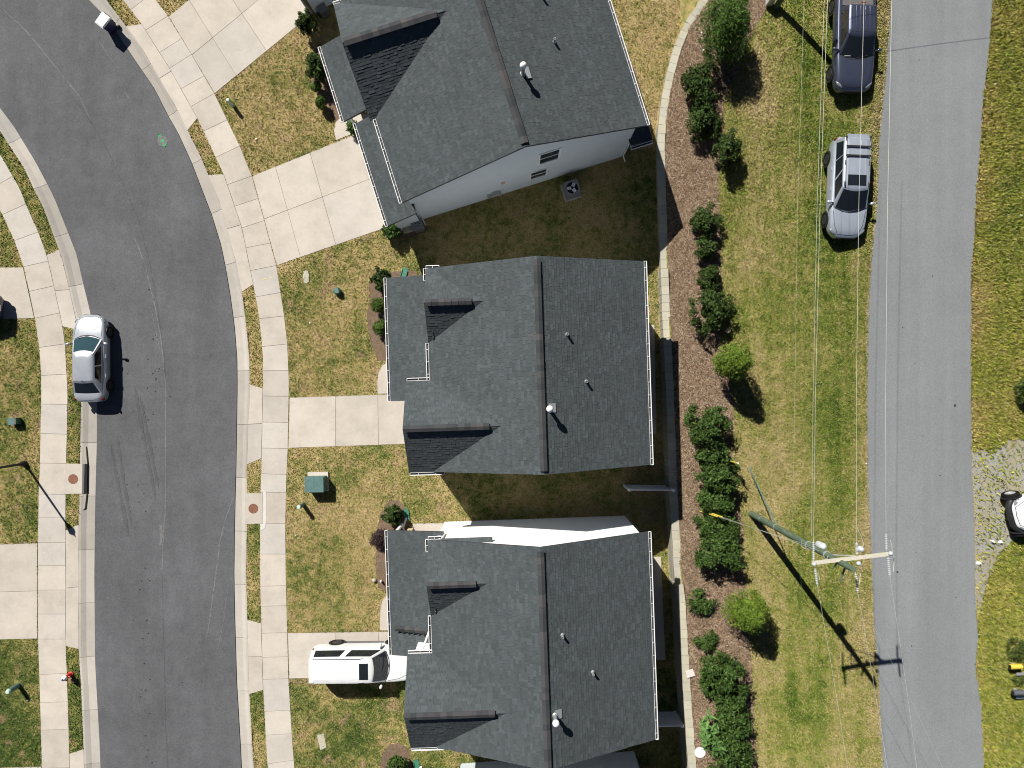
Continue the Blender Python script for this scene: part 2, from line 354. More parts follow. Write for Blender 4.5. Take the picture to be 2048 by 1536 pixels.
Z_ROAD = 3.5
def _wallx_at(Y):                           # wall line in world coordinates, from its own height
    py = 768 - Y / H * F; z = .8
    for _ in range(3):
        z = _capsm(py); py = 768 - Y / (H - z) * F
    return (interp(WALL, py) - 1024) / F * (H - z), z
_cys = np.arange(-400, 2000, 20.0); _czs = np.array([cap_z(y) for y in _cys]); _k = np.ones(9) / 9
_czs = np.convolve(np.pad(_czs, 4, mode='edge'), _k, mode='valid')
def _capsm(py): return float(np.interp(py, _cys, _czs))
_WY = np.linspace(-60, 60, 481); _WX = []; _WZ = []
for _Y in _WY:
    a, b = _wallx_at(float(_Y)); _WX.append(a); _WZ.append(b)
_WX = np.array(_WX); _WZ = np.array(_WZ)
def right_z(x, y):
    """height of the bank east of the wall (numpy or scalar)"""
    xw = np.interp(y, _WY, _WX); zw = np.interp(y, _WY, _WZ) - .07
    xr = 18.4 + .02 * np.asarray(y)
    t = np.clip((x - xw - .3) / (xr - xw - .3), 0, 1)
    s = .75 * t + .25 * t * t * (3 - 2 * t)
    return zw + (Z_ROAD - zw) * s
def G(px, py):
    """photo pixel -> point on the bank's surface"""
    z = 2.0
    for _ in range(12):
        p = P(px, py, z); z = float(right_z(p.x, p.y))
    return P(px, py, z)
def gz(p): return float(right_z(p[0], p[1]))

def poly_w(px_poly, z=0.0): return [(P(a, b, z).x, P(a, b, z).y) for a, b in px_poly]
def inside(poly, X, Y):
    poly = np.asarray(poly); r = np.zeros(X.shape, bool); n = len(poly)
    for i in range(n):
        x0, y0 = poly[i]; x1, y1 = poly[(i + 1) % n]
        if y0 == y1: continue
        c = ((y0 > Y) != (y1 > Y)) & (X < (x1 - x0) * (Y - y0) / (y1 - y0) + x0)
        r ^= c
    return r
PAVED = []                                   # world polygons where no grass grows
# ---------------------------------------------------------------- ground sheets
def grid_axis(lo, hi, far, step):
    a = np.arange(lo, hi + step / 2, step); out = np.geomspace(1, far - hi, 14) + hi; inn = lo - (np.geomspace(1, lo + far, 14))
    return np.concatenate([inn[::-1], a, out])
def sheet(name, xs, ys, zf, mat, kind='structure'):
    X, Y = np.meshgrid(xs, ys); Z = zf(X, Y); v = np.stack([X, Y, Z], -1).reshape(-1, 3); nx, ny = len(xs), len(ys)
    i = (np.arange(ny - 1)[:, None] * nx + np.arange(nx - 1)[None, :]).ravel()
    f = np.stack([i, i + 1, i + 1 + nx, i + nx], -1).ravel()
    me = fast_mesh(name, v, f, 4, mat); o = bpy.data.objects.new(name, me); COL.objects.link(o); return tag(o, kind=kind)
def lawn_z(X, Y):
    py = 768 - Y / H * F; px = 1024 + X / H * F
    lo = interp_np(W2, py) + 4; hi = interp_np(E2, py) - 4
    ins = (px > lo) & (px < hi); return np.where(ins, -.32, 0.0)
xw_max = 9.2
ys = grid_axis(-27, 27, 260, .25)
# the yard sheet ends at the wall: x is stretched row by row so that its last column follows the wall
xs0 = np.concatenate([-30 - np.geomspace(1, 230, 14)[::-1], np.arange(-30, 5.01, .25), [np.nan] * 12])
def yard_sheet():
    ny = len(ys); nx = len(xs0); X = np.tile(xs0, (ny, 1)); Y = np.tile(ys[:, None], (1, nx))
    xw = np.interp(ys, _WY, _WX) + .05; t = np.linspace(0, 1, 13)[1:]
    X[:, -12:] = 5.0 + (xw - 5.0)[:, None] * t[None, :]
    Z = lawn_z(X, Y); v = np.stack([X, Y, Z], -1).reshape(-1, 3)
    i = (np.arange(ny - 1)[:, None] * nx + np.arange(nx - 1)[None, :]).ravel()
    f = np.stack([i, i + 1, i + 1 + nx, i + nx], -1).ravel()
    o = bpy.data.objects.new('yard_lawn', fast_mesh('yard_lawn', v, f, 4, M['yard'])); COL.objects.link(o); tag(o, kind='structure')
yard_sheet()
def bank_sheet():
    ny = len(ys); s = np.concatenate([np.linspace(0, 1, 60)]); nx = len(s)
    xw = np.interp(ys, _WY, _WX) + .16; xr = np.array([interp(R1, 768 - y / (H - Z_ROAD) * F) for y in np.clip(ys, -30, 30)]); xr = (xr - 1024) / F * (H - Z_ROAD) + 1.0
    X = xw[:, None] + (xr - xw)[:, None] * s[None, :]; Y = np.tile(ys[:, None], (1, nx)); Z = right_z(X, Y); X = np.concatenate([X[:, :1], X], 1); Y = np.concatenate([Y[:, :1], Y], 1); Z = np.concatenate([Z[:, :1] * 0 - .1, Z], 1); nx += 1
    v = np.stack([X, Y, Z], -1).reshape(-1, 3); i = (np.arange(ny - 1)[:, None] * nx + np.arange(nx - 1)[None, :]).ravel()
    f = np.stack([i, i + 1, i + 1 + nx, i + nx], -1).ravel()
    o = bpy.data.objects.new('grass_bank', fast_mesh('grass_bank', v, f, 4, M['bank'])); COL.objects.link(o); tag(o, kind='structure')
    X = np.concatenate([xr[:, None] + np.linspace(0, 14, 57)[None, :], xr[:, None] + 14 + np.geomspace(1, 220, 12)[None, :]], 1); nx = X.shape[1]
    Y = np.tile(ys[:, None], (1, nx)); Z = np.full_like(X, Z_ROAD)
    v = np.stack([X, Y, Z], -1).reshape(-1, 3); i = (np.arange(ny - 1)[:, None] * nx + np.arange(nx - 1)[None, :]).ravel()
    f = np.stack([i, i + 1, i + 1 + nx, i + nx], -1).ravel()
    o = bpy.data.objects.new('rough_verge', fast_mesh('rough_verge', v, f, 4, M['verge'])); COL.objects.link(o); tag(o, kind='structure')
bank_sheet()
def strip(name, A, B, y0, y1, zf, mat, step=18, cols=6, jit=(0, 0), px_of=None, seed=1):
    """a sheet between two pixel edges, draped on zf"""
    rr = np.random.default_rng(seed); mb = MB(); rows = []
    yy = np.arange(y0, y1 + .1, step)
    for y in yy:
        a = interp(A, y) + rr.normal(0, jit[0] or 1e-9); b = interp(B, y) + rr.normal(0, jit[1] or 1e-9); row = []
        for c in range(cols + 1):
            p = px_of(a + (b - a) * c / cols, y); row.append((p.x, p.y, p.z + zf))
        rows.append(row)
    n = cols + 1
    mb.add([q for r in rows for q in r], [(i * n + c, i * n + c + 1, (i + 1) * n + c + 1, (i + 1) * n + c) for i in range(len(rows) - 1) for c in range(cols)])
    o = mb.build(name, mat); return tag(o, kind='structure')
Z_ST = -.105
street = strip('street', ext(W1), ext(E1), -140, 1680, 0.0, M['street'], step=10, cols=8, px_of=lambda a, b: P(a, b, Z_ST))
# left edge of the street, above where the kerb leaves the picture
road = strip('road', ext(R1), ext(R2), -140, 1680, .016, M['road'], step=2.5, cols=4, jit=(.9, .8), px_of=lambda a, b: P(a, b, Z_ROAD + .004), seed=5)
def edge_sand(R, sg, seed, w0):
    rr = np.random.default_rng(seed); mb = MB(); row = []; w = w0
    for y in np.arange(-140, 1680, 3.0):
        w = max(1.5, min(9, w * .9 + .1 * w0 + rr.normal(0, .8))); x = interp(R, y)
        for d in (-4 * sg, w * sg + rr.normal(0, .7)): q = P(x + d, y, Z_ROAD + .008); row.append(tuple(q))
    mb.add(row, [(2 * i, 2 * i + 1, 2 * i + 3, 2 * i + 2) for i in range(len(row) // 2 - 1)]); mb.build('sandy_edge', M['sand'], road)
edge_sand(R1, -1, 61, 4.0); edge_sand(R2, 1, 62, 3.0)
for e in (road,):
    PAVED.append([(P(a, b, Z_ROAD).x, P(a, b, Z_ROAD).y) for a, b in ext(R1)] + [(P(a, b, Z_ROAD).x, P(a, b, Z_ROAD).y) for a, b in ext(R2)[::-1]])
mulch_l = [(p[0] + 8, p[1]) for p in WALL]
mulch = strip('mulch_bed', mulch_l, M2, -100, 1640, .018, M['mulch'], step=6, cols=14, jit=(0, 1.6), px_of=lambda a, b: G(a, b), seed=8)
MULCH_POLY = [tuple(G(a, b)[:2]) for a, b in ext(mulch_l, -100, 1640)] + [tuple(G(a, b)[:2]) for a, b in ext(M2, -100, 1640)[::-1]]
PAVED.append(MULCH_POLY)
PAVED.append(poly_w(ext(W2)) + poly_w(ext(E2))[::-1])

# ---------------------------------------------------------------- kerbs, pavements, drives
M['scuff_road'] = asphalt('worn_road', (.175, .182, .186), .3, .1)
def arclen(poly):
    d = [0.0]
    for a, b in zip(poly, poly[1:]): d.append(d[-1] + math.hypot(b[0] - a[0], b[1] - a[1]))
    return d
def at_len(poly, d, s):
    s = min(max(s, 0), d[-1]); i = max(k for k in range(len(d) - 1) if d[k] <= s)
    t = (s - d[i]) / max(1e-9, d[i + 1] - d[i]); return (poly[i][0] + t * (poly[i + 1][0] - poly[i][0]), poly[i][1] + t * (poly[i + 1][1] - poly[i][1]))
def nearest(poly, d, p):
    best = (1e18, 0)
    for i in range(len(poly) - 1):
        ax, ay = poly[i]; bx, by = poly[i + 1]; L2 = (bx - ax) ** 2 + (by - ay) ** 2
        t = max(0, min(1, ((p[0] - ax) * (bx - ax) + (p[1] - ay) * (by - ay)) / max(L2, 1e-9)))
        q = (ax + t * (bx - ax), ay + t * (by - ay)); e = (q[0] - p[0]) ** 2 + (q[1] - p[1]) ** 2
        if e < best[0]: best = (e, d[i] + t * (d[i + 1] - d[i]))
    return best[1]
def seg(poly, d, s0, s1, n=5): return [at_len(poly, d, s0 + (s1 - s0) * i / n) for i in range(n + 1)]
def kerb_run(name, inner, outer, first=0.0, seglen=107.0):
    inner = ext(inner, -120, 1660); outer = ext(outer, -160, 1700)
    di, do = arclen(inner), arclen(outer)
    base = MB(); pts_i = poly_w(inner); pts_o = [poly_w([at_len(outer, do, nearest(outer, do, p))])[0] for p in inner]
    vs = [(*a, -.19) for a in pts_i] + [(*a, -.05) for a in pts_o]; n = len(inner)
    base.add(vs, [(i, i + 1, n + i + 1, n + i) for i in range(n - 1)])
    par = base.build(name, M['void']); tag(par, kind='structure')
    prof = [(0.0, -.10), (.55, -.085), (.72, -.03), (.86, .012), (1.0, .016)]; s = first
    while s < di[-1]:
        e = min(s + seglen, di[-1]); A = seg(inner, di, s + .35, e - .35); mb = MB(); k = len(prof)
        for p in A:
            q = at_len(outer, do, nearest(outer, do, p))
            for t, z in prof:
                w = P(p[0] + (q[0] - p[0]) * t, p[1] + (q[1] - p[1]) * t); mb.v.append((w.x, w.y, z))
        m = len(mb.v)
        for i in range(m): mb.v.append((mb.v[i][0], mb.v[i][1], -.22))
        nA = len(A)
        for i in range(nA - 1):
            for j in range(k - 1): mb.f.append((i * k + j, i * k + j + 1, (i + 1) * k + j + 1, (i + 1) * k + j))
            for j in (0, k - 1): mb.f.append((i * k + j, (i + 1) * k + j, m + (i + 1) * k + j, m + i * k + j))
        for i in (0, nA - 1):
            for j in range(k - 1): mb.f.append((i * k + j, i * k + j + 1, m + i * k + j + 1, m + i * k + j))
        mb.m = [0] * len(mb.f); mb.build('kerb_segment', M['kerb'], par); s = e
    return par
kerb_e = kerb_run('kerb', E1, E2, 20); kerb_w = kerb_run('kerb', W1, W2, 64)
def slab(poly_px, parent, z1=.022, mat='concrete', gap=.010, name='slab', thick=.08):
    w = poly_w(poly_px); cx = sum(p[0] for p in w) / len(w); cy = sum(p[1] for p in w) / len(w); q = []
    for x, y in w:
        dx, dy = cx - x, cy - y; L = math.hypot(dx, dy) or 1; q.append((x + dx / L * gap * 1.4, y + dy / L * gap * 1.4))
    mb = MB(); mb.prism(q, -thick, z1 + random.uniform(-.002, .002)); return mb.build(name, M[mat], parent)
def pad(name, polys, kind='structure'):      # the dark bedding that shows in the joints
    mb = MB()
    for w in polys:
        a = poly_w(w); mb.add([(x, y, .004) for x, y in a], [tuple(range(len(a)))]); PAVED.append(a)
    return tag(mb.build(name, M['joint']), kind=kind)
M['joint'] = plain('joint_dirt', (.13, .11, .09), .95, var=.2)
def walk(name, inner, outer, joints):
    inner = ext(inner); outer = ext(outer); di, do = arclen(inner), arclen(outer)
    par = pad(name, [inner + outer[::-1]]); so = [nearest(outer, do, (interp(outer, y), y)) for y in joints]
    so = [so[0] - (so[1] - so[0]) * k for k in (2, 1)] + so + [so[-1] + 54 * k for k in (1, 2)]
    for a, b in zip(so, so[1:]):
        if b - a < 3: continue
        oa, ob = at_len(outer, do, a), at_len(outer, do, b); ia, ib = nearest(inner, di, oa), nearest(inner, di, ob)
        slab(seg(outer, do, a, b, 3) + seg(inner, di, ib, ia, 3), par)
    return par
walk('sidewalk', E3, E4, [-12, 32, 77, 109, 152, 187, 240, 292, 352, 397, 441, 486, 531, 585, 632, 688, 741, 793, 845, 897, 949, 985, 1047, 1108, 1171, 1211, 1265, 1313, 1357, 1420, 1467, 1520])
walk('sidewalk', W3, W4, [380, 429.5, 481.6, 533.6, 583, 636.5, 695, 751, 808, 867, 926, 988, 1034, 1085, 1131, 1180, 1228, 1278, 1349, 1405, 1460, 1536])
def seg_y(e, y0, y1, n=4): return [(interp(e, y0 + (y1 - y0) * i / n), y0 + (y1 - y0) * i / n) for i in range(n + 1)]
def apron(inner, outer, yi, yo, cuts):        # between kerb back (inner) and sidewalk (outer)
    cuts = [0] + cuts + [1]
    par = pad('driveway_apron', [seg_y(inner, *yi) + seg_y(outer, yo[1], yo[0])])
    for a, b in zip(cuts, cuts[1:]):
        li = lambda t: yi[0] + (yi[1] - yi[0]) * t; lo = lambda t: yo[0] + (yo[1] - yo[0]) * t
        slab(seg_y(inner, li(a), li(b)) + seg_y(outer, lo(b), lo(a)), par)
apron(E2, E3, (53, 261), (48, 237), [.5]); apron(E2, E3, (350, 584), (348, 569), [.46]); apron(E2, E3, (768, 929), (777, 917), [.5]); apron(E2, E3, (1239, 1388), (1246, 1380), [.5])
apron(W2, W3, (499, 660), (509.5, 653), [.5]); apron(W2, W3, (1049, 1298), (1060, 1292), [.5]); apron(W2, W3, (1498, 1640), (1507, 1630), [.5])
def drive(A, B, C, D, us, vs):
    par = pad('driveway', [[A, B, C, D]]); us = [0] + us + [1]; vs = [0] + vs + [1]
    bl = lambda u, v: tuple((A[i] * (1 - u) + B[i] * u) * (1 - v) + (D[i] * (1 - u) + C[i] * u) * v for i in (0, 1))
    for u0, u1 in zip(us, us[1:]):
        for v0, v1 in zip(vs, vs[1:]): slab([bl(u0, v0), bl(u1, v0), bl(u1, v1), bl(u0, v1)], par)
    return par
drive((338, 33), (520, -118), (625, 27), (430, 187), [.22, .53], [.5])
drive((505, 352), (735, 259), (790, 449), (554, 531), [.2, .5], [.48])
drive((579.5, 795), (835, 787), (838, 887), (577, 896), [.36, .69], [])
drive((576, 1266), (838, 1262), (840, 1350), (578.5, 1357), [.36, .69], [])
drive((-90, 536), (46.5, 534.5), (69, 636.5), (-90, 641), [.35], []); drive((-90, 1092), (75, 1086), (75, 1277), (-90, 1281), [.5], [.5]); drive((-90, 1537), (83, 1533), (84, 1640), (-90, 1645), [.5], [])
def front_walk(poly):
    par = pad('front_walk', [poly]); slab(poly, par)
front_walk([(755, 788), (754, 765), (757, 745), (765, 730), (778, 722), (850, 722), (850, 785)])
front_walk([(760, 1261), (759.5, 1225), (764, 1202), (774, 1188), (786, 1183), (850, 1183), (850, 1259)])
front_walk([(672, 281), (668, 262), (671, 245), (682, 234), (700, 230), (770, 225), (780, 238)])
front_walk([(824, 1047), (900, 1046), (905, 1064), (826, 1066)])
front_walk([(1275, 650), (1308.5, 650), (1312.5, 868), (1275, 868)]); front_walk([(1285, 1113), (1321.5, 1113), (1331, 1320), (1290, 1320)])
# planted mulch beds against the houses
def bed(px, seed):
    rr = np.random.default_rng(seed); w = poly_w(px); n = len(w); q = []
    for i in range(n):
        a, b = w[i], w[(i + 1) % n]; L = math.hypot(b[0] - a[0], b[1] - a[1]); k = max(1, int(L / .15))
        for j in range(k): q.append((a[0] + (b[0] - a[0]) * j / k + rr.normal(0, .02), a[1] + (b[1] - a[1]) * j / k + rr.normal(0, .02)))
    mb = MB(); mb.add([(x, y, .014) for x, y in q], [tuple(range(len(q)))]); o = mb.build('mulch_bed', M['mulch']); tag(o, kind='structure'); PAVED.append(w)
bed([(628, 105), (636, 88), (650, 92), (715, 232), (690, 238), (672, 246), (655, 225), (640, 200), (625, 175), (622, 140)], 1)
bed([(752, 545), (830, 540), (840, 560), (840, 722), (778, 722), (757, 720), (742, 690), (737, 655), (733, 630), (740, 600), (738, 570)], 2)
bed([(764, 1020), (780, 1001), (797, 999), (808, 1012), (818, 1046), (815, 1066), (835, 1066), (835, 1183), (778, 1187), (757, 1175), (750, 1140), (752, 1095), (756, 1050)], 3)
bed([(760, 1545), (764, 1510), (780, 1487), (800, 1484), (818, 1500), (826, 1560), (800, 1640), (765, 1640)], 4)
bed([(770, 458), (792, 447), (862, 452), (850, 466), (805, 478), (778, 478)], 5)
# gravel lay-by east of the road
def gravel():
    poly = [(1936, 905), (1960, 896), (1985, 905), (2010, 880), (2075, 870), (2100, 960), (2100, 1060), (2035, 1075), (1995, 1110), (1978, 1150), (1968, 1190), (1958, 1230), (1943, 1190), (1940, 1100)]
    rr = np.random.default_rng(3); q = []
    w = [(P(a, b, Z_ROAD).x, P(a, b, Z_ROAD).y) for a, b in poly]
    for i in range(len(w)):
        a, b = w[i], w[(i + 1) % len(w)]; k = max(1, int(math.hypot(b[0] - a[0], b[1] - a[1]) / .30))
        for j in range(k): q.append((a[0] + (b[0] - a[0]) * j / k + rr.normal(0, .06), a[1] + (b[1] - a[1]) * j / k + rr.normal(0, .06)))
    mb = MB(); mb.add([(x, y, Z_ROAD + .005) for x, y in q], [tuple(range(len(q)))]); tag(mb.build('gravel_layby', M['gravel']), kind='structure'); THIN.append(w)
THIN = []
gravel()
# ribbons of worn asphalt, seams and scuffs lying on the street
def ribbon(pts, wpx, mat, name, parent, z, jit=.3, seed=0, step=6):
    rr = np.random.default_rng(seed + 100); d = arclen(pts); n = max(2, int(d[-1] / step)); mb = MB(); L = []; off = 0.0
    for i in range(n + 1):
        p = at_len(pts, d, d[-1] * i / n); q = at_len(pts, d, min(d[-1], d[-1] * i / n + 1)); r = at_len(pts, d, max(0, d[-1] * i / n - 1))
        tx, ty = q[0] - r[0], q[1] - r[1]; l = math.hypot(tx, ty) or 1; nx, ny = -ty / l, tx / l
        off = .8 * off + rr.normal(0, jit); hw = wpx / 2 * rr.uniform(.45, 1.35) * (min(1, i / 3, (n - i) / 3) if n > 6 else 1)
        for sg in (-1, 1): w = P(p[0] + nx * (off + sg * hw), p[1] + ny * (off + sg * hw), z); L.append(tuple(w))
    mb.add(L, [(2 * i, 2 * i + 1, 2 * i + 3, 2 * i + 2) for i in range(n) if mat != 'seam' or rr.random() > .04]); return mb.build(name, M[mat], parent)
zs = Z_ST + .004
ribbon([(0, 12), (52, 62), (115, 138), (160, 195), (185, 250)], 2.2, 'seam', 'worn_seam', street, zs, .3, 1)
ribbon([(135, 180), (180, 240), (215, 300), (247, 372), (275, 435), (298, 520), (312, 600), (326, 690), (331, 760)], 1.6, 'scuff', 'worn_seam', street, zs, .15, 2)
ribbon([(265, 465), (290, 530), (312, 620), (322, 680), (329, 740), (332, 790), (331, 880), (331, 960), (330, 1030), (326, 1080), (324, 1150)], 2.2, 'seam', 'worn_seam', street, zs, .22, 3)
ribbon([(470, 985), (455, 1030), (440, 1085), (432, 1145), (421, 1225), (410, 1290)], 2.2, 'seam', 'worn_seam', street, zs, .4, 4)
ribbon([(458, 1170), (450, 1220), (442, 1270), (430, 1320)], 1.2, 'seam', 'worn_seam', street, zs, .3, 5)
ribbon([(325, 1150), (326, 1240), (329, 1340), (331, 1450), (336, 1540)], 1.3, 'scuff', 'worn_seam', street, zs, .1, 6)
ribbon([(300, 610), (318, 690), (330, 750)], 1.2, 'seam', 'worn_seam', street, zs, .2, 7)
ribbon([(195, 75), (222, 118), (238, 140)], 1.6, 'seam', 'worn_seam', street, zs, .4, 8); ribbon([(260, 172), (248, 182), (262, 203), (246, 216)], 1.6, 'seam', 'worn_seam', street, zs, .2, 9)
ribbon([(321, 1050), (324, 1075), (321, 1090)], 6, 'seam', 'worn_seam', street, zs, .4, 10)
for i, pts in enumerate(([(222, 890), (232, 950), (245, 1010), (258, 1075)], [(234, 870), (247, 960), (262, 1050)], [(268, 770), (282, 850), (296, 920), (312, 1000)], [(280, 790), (298, 880), (318, 980)])):
    ribbon(pts, 6.5, 'scuff', 'tyre_scuff', street, zs + .004, .2, 20 + i)
_sp = MB(); _rr = np.random.default_rng(44)
for i in range(70):
    y = _rr.uniform(560, 1530); x = (293 if y < 900 else 288) + _rr.normal(0, 9) + (12 if y < 800 else 0); r = _rr.uniform(.6, 1.6)
    if i > 52: x, y, r = _rr.uniform(210, 455), _rr.uniform(500, 1530), _rr.uniform(.6, 1.3)
    _sp.add([tuple(P(x + r * math.cos(a), y + r * math.sin(a), zs + .008)) for a in np.linspace(0, 2 * PI, 8)[:-1]], [tuple(range(7))])
tag(_sp.build('oil_spots', M['dark_spot'], street), kind='stuff')
zr = Z_ROAD + .024
_sp = MB()
for x, y, r in ((1910, 811, 2.6), (1912, 1195, 1.2), (1823, 1292, 1.2), (1805, 655, 1.3), (1865, 552, 1.2), (1850, 682, 1), (1838, 120, 1.2), (1880, 951, 1.3), (1832, 1105, 1.0), (1795, 1144, 2), (1846, 872, 1), (1830, 727, 1)):
    _sp.add([tuple(P(x + r * math.cos(a), y + r * math.sin(a), zr)) for a in np.linspace(0, 2 * PI, 9)[:-1]], [tuple(range(8))])
tag(_sp.build('oil_spots', M['dark_spot'], road), kind='stuff')
ribbon([(1869, 1278), (1868, 1300), (1866, 1340)], 2, 'scuff_road', 'road_crack', road, zr - .002, .1, 32)

# ---------------------------------------------------------------- retaining wall: cap blocks one by one, courses below joined
def retaining_wall():
    root = thing('retaining_wall', 'long stepped retaining wall of tan concrete blocks between the back yards and the mulch bed', 'wall', (9, 0, 0))
    line = WALL; d = arclen(line); s = nearest(line, d, (1440, -60)); end = nearest(line, d, (1398, 1680)); face = MB(); caps = 0
    inv = Vector((9, 0, 0))
    while s < end:
        L = random.uniform(16.5, 19.5); a, b = at_len(line, d, s + .25), at_len(line, d, s + L - .25); ym = (a[1] + b[1]) / 2; z = cap_z(ym)
        A, B = P(*a, z), P(*b, z); t = (B - A); ln = t.length; t.normalize(); nrm = Vector((-t.y, t.x, 0))  # towards east
        if nrm.x < 0: nrm = -nrm
        c = (A + B) / 2; rz = math.atan2(t.y, t.x); hw = .21
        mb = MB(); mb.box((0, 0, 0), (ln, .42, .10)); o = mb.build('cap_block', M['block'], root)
        o.location = c - inv + Vector((0, 0, -.05)) + nrm * random.uniform(-.012, .012); o.rotation_euler = (0, 0, rz + random.uniform(-.008, .008))
        k = 0; zz = z - .105
        while zz > -.15:
            sh = (.5 if k % 2 else 0) * ln
            cc = c + t * 0 + nrm * (-.03 - 0 + .012 * random.uniform(-1, 1)); hgt = min(.19, zz + .2)
            for half in (-.25, .25):
                face.box(cc - inv + t * (half * ln) + Vector((0, 0, zz - c.z - hgt / 2)), (ln / 2 - .012, .34, hgt - .012), rz)
            zz -= .19; k += 1
        s += L
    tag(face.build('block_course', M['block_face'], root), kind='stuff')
retaining_wall()
# ---------------------------------------------------------------- houses (local axes: u to the back, v along the front, z up; y = -v)
CAPMESH = {}
def cap_mesh(w):                             # one bent ridge-cap shingle, shared
    if w not in CAPMESH:
        mb = MB(); l = .30
        for sgn in (-1, 1):
            mb.add([(-l / 2, 0, .035), (l / 2, 0, .022), (l / 2, sgn * w, -.05), (-l / 2, sgn * w, -.037), (-l / 2, 0, .0), (l / 2, 0, .0), (l / 2, sgn * w, -.085), (-l / 2, sgn * w, -.085)],
                   [(0, 1, 2, 3), (3, 2, 6, 7), (0, 3, 7, 4), (1, 5, 6, 2)])
        CAPMESH[w] = mb.mesh('ridge_cap', M['ridge'], fix=False)
    return CAPMESH[w]
class House:
    def __init__(s, name, label, O, ang, siding):
        s.root = thing(name, label, 'house', (O[0], -O[1], 0), math.radians(ang), 'new houses along the curved street')
        s.sid = M[siding]; s.roof = MB(); s.sh = MB(); s.wall = MB(); s.rr = random.Random(hash(label) % 1000)
    @staticmethod
    def p(u, v, z): return Vector((u, -v, z))
    def slope(s, e0, e1, r0, r1, course=.143):
        """rectangular roof slope: eave e0->e1, upper edge r0->r1 (u, v, z); slab plus shingle courses"""
        e0, e1, r0, r1 = (s.p(*q) for q in (e0, e1, r0, r1)); E = (e1 - e0); L = E.length; E.normalize(); S = r0 - e0; S -= E * S.dot(E); h = S.length; S.normalize()
        n = E.cross(S)
        if n.z < 0: n = -n
        t = .14; a = [e0, e1, r1, r0]; b = [q - Vector((0, 0, t)) for q in a]
        s.roof.add(a + b, [(0, 1, 2, 3), (7, 6, 5, 4), (0, 4, 5, 1), (1, 5, 6, 2), (2, 6, 7, 3), (3, 7, 4, 0)])
        nc = int(round(h / course)); rr = s.rr
        for i in range(nc):
            y0, y1 = h * i / nc, h * (i + 1) / nc; x = -rr.uniform(0, .2)
            while x < L - .02:
                w = rr.choice((.15, .18, .22, .26, .33)) * rr.uniform(.9, 1.1); xa, xb = max(x, 0) + .004, min(x + w, L) - .004; x += w
                if xb - xa < .03: continue
                th = rr.choice((.012, .016, .023)); dy = rr.choice((0, 0, .02))
                q = lambda X, Y, Z: e0 + E * X + S * Y + n * Z
                ya = y0 - .012 + (dy if i else 0); yb = y1 + .02
                vs = [q(xa, ya, th), q(xb, ya, th), q(xb, yb, .006), q(xa, yb, .006), q(xa, ya, .001), q(xb, ya, .001)]
                s.sh.add(vs, [(0, 1, 2, 3), (0, 4, 5, 1), (1, 5, 2), (0, 3, 4)])
    def ridge(s, a, b, w=.17, pitch=None):
        a, b = s.p(*a), s.p(*b); d = b - a; L = d.length; n = int(L / .28); rz = math.atan2(d.y, d.x)
        for i in range(n):
            c = a + d * ((i + .5) / n); link('ridge_cap', cap_mesh(w), s.root, c + Vector((0, 0, .10)), rz)
    def gutter(s, a, b, out):
        """white trough with hangers along an eave from a to b; out = outward (u, v) direction"""
        A, B = s.p(*a), s.p(*b); d = B - A; L = d.length; d.normalize(); o = Vector((out[0], -out[1], 0)); rz = math.atan2(d.y, d.x); mb = MB(); c = (A + B) / 2
        W, D, T = .13, .10, .014
        for off, z, sy, sz, m_ in ((W, -D / 2, .028, D, 0), (.004, -D / 2 + .01, .014, D, 0), (W / 2, -D, W, T, 0), (W / 2, -D + .012, W - .03, T, 1)):
            mb.box(c + o * off + Vector((0, 0, z)), (L, sy, sz), rz, m_)
        for e in (A, B): mb.box(e + o * W / 2 + Vector((0, 0, -D / 2)), (T, W, D), rz)
        k = max(1, int(L / .61))
        for i in range(k): mb.box(A + d * (L * (i + .5) / k) + o * (W / 2) + Vector((0, 0, -.008)), (.018, W, .010), rz)
        return mb.build('gutter', [M['white'], M['gutter_floor']], s.root)
    def wallrun(s, a, b, z0, top, ins=0.0):
        """lap siding from a to b (u, v); top = [(t, z)...] piecewise height"""
        A, B = Vector((a[0], -a[1], 0)), Vector((b[0], -b[1], 0)); d = B - A; L = d.length; d.normalize(); n = Vector((d.y, -d.x, 0))   # outward on the right of a->b
        ts = np.linspace(0, 1, 241); zt = np.interp(ts, [t for t, _ in top], [z for _, z in top]); z = z0; zmax = zt.max()
        back = [A - n * .02 + Vector((0, 0, z0)), B - n * .02 + Vector((0, 0, z0))] + [A + d * (t * L) - n * .02 + Vector((0, 0, zz)) for t, zz in reversed(top)]
        s.wall.add(back, [tuple(range(len(back)))])
        while z < zmax - .01:
            z1 = min(z + .16, zmax); ok = ts[zt >= z1 - .002] if (zt >= z1 - .002).any() else ts[zt >= (z + z1) / 2]
            ok0 = ts[zt >= z + .002]
            if len(ok0) < 2: break
            if len(ok) < 2: ok = np.array([ts[int(zt.argmax())]] * 2)
            q = lambda t, zz, o: A + d * (t * L) + n * o + Vector((0, 0, zz))
            s.wall.add([q(ok0[0], z, .018), q(ok0[-1], z, .018), q(ok[-1], z1, .002), q(ok[0], z1, .002), q(ok0[0], z, 0), q(ok0[-1], z, 0)], [(0, 1, 2, 3), (0, 4, 5, 1)]); z = z1
